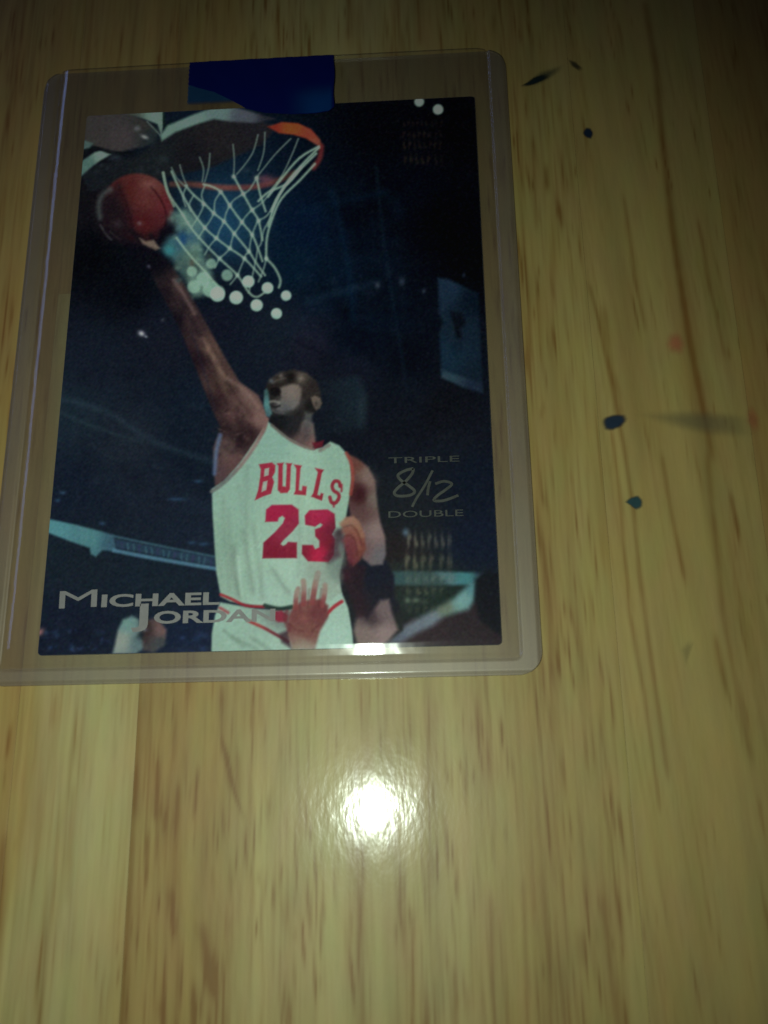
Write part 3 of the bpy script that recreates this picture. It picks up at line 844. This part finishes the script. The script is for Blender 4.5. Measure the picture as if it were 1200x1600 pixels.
# ---- lowered arm
poly([(540, 708), (558, 716), (576, 730), (586, 752), (590, 790), (594, 815), (602, 840), (603, 866), (598, 882), (580, 884), (566, 872), (560, 840), (548, 806), (540, 770)],
     [(555, 725, (96, 62, 54)), (575, 742, (112, 96, 88)), (585, 780, (104, 94, 86)), (560, 770, (60, 30, 34)), (566, 800, (86, 64, 62)), (590, 830, (124, 108, 104)), (592, 870, (98, 96, 98)), (570, 860, (104, 84, 84))], 2.6)
glow(562, 775, 10, 14, (50, 22, 26), 0.7); glow(580, 752, 10, 14, (132, 112, 104), 0.4)
# ---- neck and head
poly([(420, 648), (440, 640), (470, 650), (490, 662), (494, 694), (486, 704), (462, 694), (440, 680), (424, 664)],
     [(432, 660, (24, 22, 24)), (455, 672, (36, 32, 34)), (484, 670, (96, 88, 84)), (488, 694, (112, 86, 80)), (470, 690, (88, 74, 72))], 2.6)
poly([(414, 640), (413, 620), (415, 604), (421, 592), (436, 582), (458, 577), (480, 583), (495, 596), (501, 612), (502, 630), (495, 641), (486, 650), (462, 664), (440, 664), (424, 652)],
     [(420, 622, (34, 33, 33)), (436, 588, (50, 46, 43)), (454, 590, (24, 22, 21)), (470, 590, (74, 68, 61)), (490, 602, (38, 34, 33)), (456, 616, (84, 76, 70)), (430, 613, (18, 17, 18)),
      (438, 630, (70, 68, 66)), (442, 642, (56, 58, 58)), (460, 632, (72, 70, 68)), (466, 646, (32, 32, 32)), (478, 612, (44, 40, 37)), (484, 634, (24, 23, 23)), (432, 655, (20, 22, 24))], 2.4)
poly([(438, 606), (446, 603), (456, 600), (466, 601), (471, 608), (470, 620), (466, 632), (458, 640), (448, 642), (440, 644), (432, 640), (434, 630), (440, 622), (438, 614)],
     [(456, 608, (124, 114, 104)), (464, 614, (112, 102, 94)), (446, 616, (112, 104, 98)), (458, 630, (104, 102, 98)), (440, 636, (90, 92, 92)), (448, 640, (82, 86, 88))], 2.6, 0.85)
line([(421, 628), (428, 627), (436, 629)], 4, (112, 112, 106), 1.8, 0.8)
line([(423, 634), (430, 636), (437, 634)], 3, (22, 22, 24), 1.6, 0.8)
line([(426, 641), (434, 645), (444, 646)], 3.5, (84, 86, 86), 2.0, 0.6)
disc(430, 612, 8.5, (17, 16, 18), 2.6, 0.9, 6.5); line([(424, 604), (432, 602), (442, 600)], 3.5, (34, 30, 28), 1.6, 0.8)
line([(426, 598), (436, 593), (446, 591)], 3, (84, 78, 72), 1.8, 0.55)
glow(454, 590, 5, 6, (20, 18, 18), 0.8); glow(470, 591, 4.5, 5, (112, 104, 94), 0.8); glow(439, 587, 3.5, 3.5, (98, 94, 88), 0.75); glow(424, 595, 3.5, 3.5, (84, 96, 100), 0.75)
poly([(486, 621), (492, 618), (500, 622), (503, 630), (500, 638), (494, 641), (489, 634)], [(492, 624, (106, 96, 84)), (500, 634, (82, 76, 68))], 1.8, 0.9)
glow(494, 630, 2.5, 4, (50, 44, 40), 0.7); glow(485, 636, 4, 5, (22, 22, 22), 0.75); glow(478, 618, 4, 8, (34, 31, 30), 0.6)
poly([(420, 651), (436, 648), (460, 648), (474, 654), (466, 672), (452, 678), (436, 668)], [(440, 656, (20, 23, 26)), (464, 660, (32, 33, 36))], 3.6, 0.9)
poly([(477, 644), (488, 646), (487, 662), (482, 690), (472, 684), (474, 662)], [(482, 650, (82, 86, 84)), (478, 682, (74, 66, 68))], 3.4, 0.8)
poly([(413, 610), (417, 607), (420, 616), (421, 632), (425, 646), (421, 652), (416, 650), (412, 634)], [(416, 612, (58, 92, 92)), (417, 632, (84, 136, 134)), (421, 648, (70, 104, 108))], 2.0, 0.9)

# ---- jersey
WH = (150, 184, 164)
poly([(417, 657), (432, 670), (450, 684), (470, 695), (488, 701), (504, 699), (516, 690), (530, 696), (541, 708), (547, 722), (549, 748), (546, 776), (541, 806), (541, 840),
      (536, 872), (530, 900), (534, 925), (528, 946), (470, 950), (430, 950), (396, 946), (360, 940), (345, 932), (338, 894), (335, 850), (332, 800), (331, 764),
      (350, 752), (376, 722), (398, 690), (414, 666)],
     [(420, 690, (128, 164, 148)), (390, 720, (130, 166, 148)), (360, 770, (134, 168, 150)), (480, 740, (142, 176, 156)), (530, 720, (132, 166, 146)), (540, 780, (138, 172, 150)),
      (350, 850, (128, 162, 142)), (400, 870, (148, 182, 160)), (450, 890, (154, 186, 166)), (420, 930, (150, 182, 164)), (500, 890, (140, 160, 144)), (360, 910, (136, 168, 148)), (470, 780, (150, 184, 160))], 1.8)
line([(417, 655), (412, 672), (396, 700), (374, 730), (350, 754), (331, 768)], 6, [(415, 660, (120, 92, 86)), (390, 710, (128, 112, 106)), (345, 760, (98, 106, 102))], 2, 0.9)
line([(424, 664), (448, 684), (472, 697), (490, 702)], 4, [(424, 664, (92, 86, 80)), (485, 700, (110, 84, 80))], 1.8, 0.8)
poly([(488, 692), (506, 688), (504, 698), (492, 702)], (92, 26, 38), 1.8, 0.9)
line([(500, 704), (514, 696)], 5, (110, 100, 94), 2.2, 0.7)
line([(541, 708), (549, 726), (551, 750), (548, 772)], 5, (140, 66, 58), 2, 0.8)
FOLD = (98, 112, 102)
for p, w, a in (([(364, 856), (367, 890), (372, 930)], 8, .7), ([(356, 800), (358, 850), (362, 900)], 5, .35), ([(383, 830), (386, 870), (394, 925)], 7, .6), ([(397, 820), (402, 870), (410, 935)], 4, .45),
                ([(352, 700), (345, 760), (342, 830)], 5, .0), ([(348, 780), (350, 840), (358, 920)], 4, .4), ([(428, 890), (440, 912), (450, 926)], 6, .6), ([(386, 730), (384, 780), (386, 820)], 6, .35),
                ([(375, 760), (378, 800)], 5, .25), ([(466, 776), (468, 870), (466, 900)], 4, .35), ([(340, 860), (345, 920)], 4, .3), ([(410, 880), (408, 930)], 3, .3)):
    line([(x + 1.5 * math.sin(y * 0.09), y) for x, y in p], w * 0.9, FOLD, 6.0, a * 0.72); line([(x + w, y) for x, y in p], 3, (166, 198, 180), 5, a * 0.3)
line([(372, 870), (378, 930)], 4, (168, 200, 180), 2.6, .5); line([(452, 700), (500, 716)], 8, (150, 184, 164), 5, .4)
poly([(520, 840), (545, 836), (540, 880), (528, 910), (514, 900), (508, 876)], [(520, 870, (98, 118, 108)), (538, 850, (84, 92, 88))], 5, 0.7)
# lettering across the chest (curved block capitals) and the numerals
TEAM = [(405, 740, (144, 44, 62)), (470, 745, (150, 50, 66)), (525, 760, (130, 40, 52))]
def tr(pts, k=4.0, ox=320.0, oy=560.0): return [(ox + x / k, oy + y / k) for x, y in pts]
poly(tr([(338, 662), (420, 650), (442, 668), (438, 712), (422, 742), (434, 770), (414, 846), (366, 862), (312, 888), (324, 852), (334, 820), (346, 742), (350, 694)]), TEAM, 1.1)
poly(tr([(374, 690), (402, 684), (398, 730), (370, 738)]), WH, 1.0, 0.85); poly(tr([(364, 772), (392, 764), (384, 822), (354, 836)]), WH, 1.0, 0.85)
poly(tr([(448, 656), (494, 652), (488, 668), (486, 798), (506, 802), (512, 668), (506, 654), (546, 656), (538, 676), (532, 818), (516, 840), (474, 842), (456, 824), (460, 672)]), TEAM, 1.1)
poly(tr([(556, 662), (606, 670), (598, 690), (588, 822), (606, 828), (610, 796), (638, 800), (632, 856), (556, 850), (566, 826), (572, 690)]), TEAM, 1.1)
poly(tr([(688, 684), (744, 696), (732, 716), (704, 852), (720, 858), (726, 840), (742, 846), (732, 890), (664, 864), (678, 842), (706, 712)]), TEAM, 1.1)
line(tr([(846, 800), (838, 772), (812, 768), (796, 796), (806, 826), (834, 846), (838, 872), (818, 902), (792, 900), (782, 868)]), 5.6, TEAM, 1.3, 0.95)
line(tr([(806, 926), (804, 900)]), 3.5, TEAM, 1.4, 0.8); line(tr([(854, 830), (856, 790)]), 3.5, TEAM, 1.4, 0.8)
NUM = [(430, 800, (152, 34, 66)), (450, 835, (134, 44, 66)), (430, 866, (116, 28, 48)), (470, 865, (118, 30, 48)), (500, 805, (158, 40, 72)), (498, 868, (166, 36, 66)), (520, 850, (110, 30, 46)), (525, 830, (104, 34, 52))]
poly(tr([(383, 945), (420, 916), (544, 914), (586, 944), (588, 1032), (548, 1082), (490, 1138), (474, 1160), (490, 1172), (508, 1162), (520, 1146), (576, 1150), (576, 1248), (360, 1250), (366, 1152), (440, 1084), (488, 1030),
         (500, 998), (484, 984), (462, 996), (456, 1020), (378, 1022)]), NUM, 1.3)
poly(tr([(624, 984), (654, 948), (768, 944), (812, 972), (818, 1058), (796, 1098), (814, 1132), (806, 1230), (772, 1272), (644, 1268), (606, 1222), (608, 1166), (676, 1166), (690, 1192), (716, 1180), (716, 1140), (690, 1112),
         (688, 1068), (722, 1056), (736, 1040), (722, 1030), (700, 1044), (690, 1052), (628, 1040)]), NUM, 1.3)
poly(tr([(800, 1080), (860, 1060), (880, 1140), (850, 1240), (770, 1280), (740, 1250), (780, 1200), (800, 1140)]), (62, 34, 46), 4, 0.6)
# ---- hand of the rival at the side
poly([(532, 820), (540, 808), (552, 806), (562, 816), (570, 838), (572, 858), (562, 876), (552, 884), (543, 874), (538, 852), (538, 834)],
     [(545, 815, (134, 104, 86)), (562, 835, (124, 82, 64)), (566, 860, (104, 60, 50)), (545, 860, (96, 46, 54)), (552, 848, (108, 58, 62))], 2.4)
for f, c in (([(534, 818), (546, 812), (557, 818), (566, 836)], (146, 112, 92)), ([(536, 830), (548, 828), (557, 838), (562, 856)], (130, 84, 72)), ([(538, 844), (548, 844), (553, 856), (554, 872)], (110, 58, 60))):
    line(f, 7.5, c, 3.0, 0.6)
for f in ([(538, 824), (549, 821), (559, 832), (565, 852)], [(538, 838), (549, 837), (556, 850), (558, 868)]): line(f, 2, (66, 30, 30), 2.4, 0.4)
glow(548, 878, 7, 10, (92, 40, 52), 0.6); glow(540, 898, 8, 12, (60, 28, 38), 0.6); glow(530, 833, 6, 7, (40, 34, 40), 0.6)
glow(532, 856, 4, 8, (110, 140, 128), 0.5)
# ---- shorts
poly([(344, 941), (372, 946), (400, 951), (440, 953), (480, 948), (512, 940), (534, 926), (544, 950), (550, 985), (554, 1028), (330, 1028), (331, 990), (336, 962)],
     [(350, 975, (140, 174, 156)), (345, 1010, (138, 170, 152)), (400, 1000, (140, 172, 154)), (430, 1010, (148, 180, 162)), (520, 990, (154, 188, 170)), (540, 960, (150, 182, 164)), (440, 960, (110, 124, 116))], 1.8)
line([(345, 929), (362, 936), (384, 946), (412, 948)], 4.5, (142, 42, 50), 1.6, 0.92)
line([(414, 946), (436, 951), (456, 948)], 6, (28, 46, 40), 2, 0.9)
line([(344, 950), (356, 957)], 5, (146, 50, 58), 2, 0.7)
line([(388, 970), (412, 981), (434, 993), (450, 1002)], 5, [(390, 972, (146, 52, 52)), (445, 998, (96, 34, 46))], 1.8, 0.9)
poly([(424, 956), (440, 954), (450, 962), (448, 972), (434, 972), (426, 966)], (126, 32, 52), 2, 0.9)
line([(510, 960), (522, 948), (534, 940)], 5.5, (150, 36, 48), 1.8, 0.92)
for p in ([(350, 985), (380, 1010)], [(364, 996), (400, 1014)], [(392, 996), (430, 1022)]): line(p, 5, (104, 128, 112), 3.5, 0.5)
poly([(436, 990), (452, 984), (456, 1014), (440, 1004)], (52, 30, 40), 3, 0.8)
# ---- hand over the hip
poly([(457, 1015), (450, 992), (450, 964), (460, 946), (478, 938), (500, 936), (513, 946), (513, 964), (500, 986), (492, 1015)],
     [(468, 960, (108, 64, 62)), (480, 985, (112, 72, 66)), (480, 945, (122, 82, 76)), (505, 955, (100, 54, 56)), (490, 955, (98, 52, 54)), (474, 1012, (134, 124, 108))], 2.6)
FNG = [([(462, 950), (463, 930), (466, 920)], 8), ([(474, 944), (475, 922), (474, 908)], 8.5), ([(488, 942), (492, 916), (497, 896)], 9), ([(503, 946), (507, 928), (508, 914)], 8)]
for f, w in FNG:
    line(f, w, [(f[0][0], f[0][1], (122, 64, 64)), (f[-1][0], f[-1][1], (142, 124, 112))], 1.8, 0.9)
for f in ([(468, 952), (469, 926)], [(481, 950), (483, 920)], [(498, 950), (502, 920)]): line(f, 2, (84, 40, 44), 2.2, 0.45, False)
line([(452, 975), (462, 984), (474, 986)], 3, (88, 40, 42), 2.2, 0.5); line([(500, 975), (488, 986)], 3, (80, 36, 40), 2.4, 0.5); glow(476, 966, 7, 5, (140, 88, 82), 0.5)
line([(452, 984), (446, 968), (448, 956)], 7, (96, 46, 50), 2.4, 0.7)
poly([(470, 898), (520, 884), (536, 900), (534, 912), (510, 912)], (128, 150, 136), 5, 0.35)
# small foil print that is too blurred to read: rows of soft upright marks
def glyph_row(u0, u1, v0, v1, col, a, cell, soft=2.0):
    x = u0 + cell * 0.4; m = (v0 + v1) / 2; h = (v1 - v0) / 2
    while x < u1:
        q = a * (1 - 0.4 * (x - u0) / (u1 - u0)) * rr.uniform(0.7, 1.15)
        kind = rr.integers(0, 3)
        glow(x, m, cell * 0.24, h * 0.95, col, q)
        if kind == 0: glow(x + cell * 0.28, m - h * 0.45, cell * 0.22, h * 0.4, col, q * 0.9)
        if kind == 1: glow(x + cell * 0.28, m + h * 0.45, cell * 0.22, h * 0.4, col, q * 0.9)
        if kind == 2: glow(x + cell * 0.34, m, cell * 0.16, h * 0.8, col, q * 0.7)
        x += cell * (1.3 if rr.random() < 0.15 else 1.0)
glow(634, 832, 5, 6, (84, 108, 124), 0.8)
glyph_row(634, 706, 832, 857, (118, 120, 102), 0.56, 10.5, 3.0)
glyph_row(630, 710, 865, 891, (116, 114, 92), 0.52, 12.5, 3.2)
glyph_row(632, 706, 898, 912, (132, 144, 126), 0.34, 13, 3.2)
glyph_row(632, 704, 917, 930, (104, 110, 84), 0.38, 12, 3.2)
glow(637, 938, 5, 5, (104, 122, 100), 0.6); glow(650, 938, 6, 4, (104, 122, 100), 0.6); glow(664, 940, 6, 4, (80, 90, 74), 0.4)
glyph_row(634, 700, 945, 960, (96, 100, 78), 0.28, 12, 3)
glyph_row(628, 690, 188, 198, (34, 26, 20), 0.42, 7, 2.2)
glyph_row(627, 694, 205, 216, (42, 33, 25), 0.47, 8, 2.2)
glyph_row(628, 692, 220, 234, (42, 34, 24), 0.47, 8, 2.2)
glyph_row(629, 700, 242, 258, (44, 36, 26), 0.51, 9, 2.2)
# fine unevenness of the screen print
for _ in range(160):
    x, y = rr.uniform(70, 780), rr.uniform(170, 1020)
    glow(x, y, rr.uniform(1, 3), rr.uniform(1, 3), (60, 72, 84), 0.10)

gn = rr.normal(0, 1, BUF.shape[:2] + (3,)); gl = rr.normal(0, 1, BUF.shape[:2] + (1,))
sm3 = lambda q: (q + np.roll(q, 1, 0) + np.roll(q, 1, 1) + np.roll(q, (1, 1), (0, 1))) / 2
BUF = BUF + sm3(gn) * 1.5 + sm3(sm3(gl)) * 1.3 + sm3(sm3(np.roll(gl, 9, 0))) * (0.005 * BUF)
# printed tones -> ink reflectance
un, vn = (U - 450) / 400, (W - 600) / 400
KX = np.stack([np.ones_like(un), un, vn, un * un, un * vn, vn * vn], -1)
KC = [[-0.8334, 0.014, 0.5592, -0.187, -0.0027, -0.3006], [-0.6909, 0.0135, 0.5581, -0.1871, -0.0029, -0.3007], [-0.8348, 0.0093, 0.5388, -0.1808, 0.0004, -0.2861]]
INKS = lin(np.clip(BUF, 0, 255)) / np.exp(KX @ np.array(KC).T)
INKS = np.clip(INKS - 0.0035, 0.0006, 0.88)
C4 = np.concatenate([INKS, np.ones(U.shape + (1,))], -1)
# round the printed corners with the stock
ax_, ay_ = np.abs(PXg) - (CX - 0.55), np.abs(PYg) - (CY - 0.55)
hyp = np.hypot(ax_, ay_); k_ = np.where((ax_ > 0) & (ay_ > 0), np.maximum(ax_, ay_) / (hyp + 1e-9), 1)
QX = np.where((ax_ > 0) & (ay_ > 0), np.sign(PXg) * (CX - 0.55 + ax_ * k_), PXg)
QY = np.where((ax_ > 0) & (ay_ > 0), np.sign(PYg) * (CY - 0.55 + ay_ * k_), PYg)
mesh_obj('printed_picture', np.stack([QX, QY, np.full_like(QX, CZ1)], -1).reshape(-1, 3), grid_faces(len(px_), len(py_)), M_PRINT, card, True, C4.reshape(-1, 4), 'ink')

# ---- stamped foil lettering: thin raised letters
def lettering(name, text, u0, v0, u1, v1, mat, bold=0.0, shear=0.0, mono_h=None, label=None, z=0.735, smallcaps=False, fade=None):
    """text fitted between two baseline corners (u0,v0)-(u1,v1) given in drawing units; mono_h = cap height in units"""
    p0, p1 = CARD(u0, v0), CARD(u1, v1)
    cap = abs(CARD(u0, v0 - mono_h)[1] - p0[1])
    cu = bpy.data.curves.new(name, 'FONT'); cu.body = text; cu.size = 1.0
    cu.offset = bold; cu.shear = shear; cu.resolution_u = 4; cu.space_character = 1.0
    if smallcaps:
        cu.small_caps_scale = smallcaps
        for i_, ch in enumerate(text):
            if i_ > 0: cu.body_format[i_].use_small_caps = True
    tmp = bpy.data.objects.new(name, cu); COL.objects.link(tmp)
    dg = bpy.context.evaluated_depsgraph_get()
    me = bpy.data.meshes.new_from_object(tmp.evaluated_get(dg))
    bpy.data.objects.remove(tmp)
    n = len(me.vertices); co = np.zeros(n * 3); me.vertices.foreach_get('co', co); co = co.reshape(-1, 3)
    x0, x1 = co[:, 0].min(), co[:, 0].max(); y0 = 0.0; y1 = co[:, 1].max()
    ex = (p1 - p0)
    ey = np.array([-ex[1], ex[0]]) / np.hypot(*ex) * cap
    t = (co[:, 0] - x0) / (x1 - x0); h = (co[:, 1] - y0) / (y1 - y0)
    P = p0[None] + t[:, None] * ex + h[:, None] * ey
    co = np.c_[P, np.full(n, z)] * MM
    me.vertices.foreach_set('co', co.astype(np.float32).ravel()); me.update()
    me.materials.clear(); me.materials.append(mat)
    o = bpy.data.objects.new(name, me); COL.objects.link(o); o.parent = card
    if label: o['label'] = label
    return o

lettering('foil_lettering', 'M', 92, 951, 151, 948, M_FOIL, 0.0, 0, 27, 'large capital M of the silver name')
lettering('foil_lettering', 'ICHAEL', 158, 948, 343, 944, M_FOIL, 0.03, 0, 19, 'rest of the first name in silver wide capitals')
lettering('foil_lettering', 'J', 205, 976, 231, 975, M_FOIL, 0.03, 0, 32, 'tall capital J of the silver surname')
lettering('foil_lettering', 'ORDAN', 240, 974, 430, 970, M_FOIL, 0.03, 0, 19, 'rest of the silver surname')
lettering('foil_lettering', 'TRIPLE', 607, 724, 718, 721, M_DARKFOIL, 0.0, 0, 9, 'small wide word above the slashed numbers')
lettering('foil_lettering', 'DOUBLE', 607, 809, 724, 806, M_DARKFOIL, 0.0, 0, 10, 'small wide word below the slashed numbers')
def strokes(name, lines_, w, mat, label):
    """hand-drawn foil strokes as flat ribbons"""
    V = []; F = []
    for ln in lines_:
        P = np.array([CARD(*q) for q in smooth_pts(ln, False, 5)])
        T = np.gradient(P, axis=0); T /= np.linalg.norm(T, axis=1)[:, None] + 1e-9
        N = np.stack([-T[:, 1], T[:, 0]], 1) * w * 0.087 / 2
        b = len(V)
        for q, nn in zip(P, N):
            V += [(q[0] + nn[0], q[1] + nn[1], 0.736 + 0.0006 * len(F) / 40), (q[0] - nn[0], q[1] - nn[1], 0.736 + 0.0006 * len(F) / 40)]
        for i_ in range(len(P) - 1): F.append((b + 2 * i_ + 1, b + 2 * i_ + 3, b + 2 * i_ + 2, b + 2 * i_))
    o = mesh_obj(name, V, F, mat, card, False); o['label'] = label
    return o
strokes('foil_numeral', [[(646, 732), (634, 735), (622, 742), (626, 750), (640, 760), (648, 768), (640, 774), (622, 775), (616, 770), (622, 762), (634, 752), (644, 740), (646, 732)]],
        4.6, M_DARKFOIL, 'sketched figure 8')
strokes('foil_numeral', [[(676, 735), (664, 758), (650, 780), (644, 792)]], 4.0, M_DARKFOIL, 'slash between the numbers')
strokes('foil_numeral', [[(672, 752), (669, 764), (668, 774)], [(680, 756), (694, 752), (706, 756), (698, 764), (684, 774), (678, 782), (694, 782), (716, 774)]],
        4.4, M_DARKFOIL, 'sketched figure 12')


# ------------------------------------------------------------------ blue tape closing the mouth of the holder
tape = empty('blue_tape')
tag(tape, 'piece of dark blue painter\'s tape stuck over the top edge of the holder', 'tape')
def tape_bottom(x):
    xs_ = [-14.9, -13.0, -10.5, -7.5, -5.0, -2.0, 2.0, 6.0, 8.2, 9.1]
    ys_ = [48.9, 48.1, 47.2, 45.3, 43.5, 42.6, 42.1, 42.0, 42.3, 43.2]
    return np.interp(x, xs_, ys_)
def tape_mesh(name, x0, x1, topf, botf, lift, mat, wrap=True, n=70, m=34, cover=None):
    u = np.linspace(0, 1, n); v = np.linspace(0, 1, m)
    V = []; A = []
    rows = []
    for b in v:
        x = x0 + (x1 - x0) * u
        y = topf(x) * (1 - b) + botf(x) * b
        x = x + 0.10 * np.sin(y * 0.9 + 1) * (u > 0.9) + (0.05 * np.sin(y * 7)) * (u < 0.02)
        z = holder_height(x, np.minimum(y, Y1)) + lift + 0.025 * np.sin(x * 1.1 + y * 0.6) + 0.02 * np.sin(x * 2.9 - y * 1.7) + 0.045
        rows.append(np.stack([x, y, z], 1))
        A.append(cover(x, y) if cover else np.ones(n))
    if wrap:
        top = rows[0].copy()
        for dz, dy in ((0.10, 0.06), (0.25, 0.10), (0.9, 0.10)):
            r = top.copy(); r[:, 1] += dy; r[:, 2] -= dz - 0.05; r[:, 2] = np.maximum(r[:, 2], 0.02)
            rows.insert(0, r); A.insert(0, np.ones(n))
    V = np.vstack(rows); A = np.concatenate(A)
    F = grid_faces(n, len(rows))[:, ::-1]
    return mesh_obj(name, V, np.ascontiguousarray(F), mat, tape, True, np.stack([A, A, A, np.ones_like(A)], 1), 'cover')
M_TAPE = plain('blue_tape_film', (0.0015, 0.005, 0.085), 0.5, 0, 0.12, 0.12, 300)
M_TAPE2 = plain('stuck_tape_film', (0.003, 0.045, 0.20), 0.5, 0, 0.15, 0.15, 300, alpha='attr')
M_TAPE3 = plain('thin_tape_film', (0.007, 0.045, 0.12), 0.5, 0, 0.15, 0.2, 300, alpha='attr')
tape_mesh('tape_strip', -14.9, 9.1, lambda x: 53.5 + 0 * x, tape_bottom, 0.05, M_TAPE)
o = tape_mesh('stuck_corner', 0.5, 9.0, lambda x: 48.5 + 0 * x, lambda x: tape_bottom(x) + 0.1, 0.065, M_TAPE2, False, 40, 24,
          lambda x, y: 0.75 * sm((x - 0.5) / 6) * sm((48.5 - y) / 4) * sm((9.05 - x) / 0.6))
o['label'] = 'brighter blue corner pressed flat'
o = tape_mesh('thin_flap', -14.9, -4.0, lambda x: tape_bottom(x) + 0.25, lambda x: np.interp(x, [-14.9, -10, -6, -4], [45.0, 44.6, 43.6, 43.0]),
          0.03, M_TAPE3, False, 40, 18, lambda x, y: 0.86 * sm((-3.5 - x) / 5) * sm((y - 44.6) / 1.2))
o['label'] = 'thin see-through blue green flap along the torn edge'
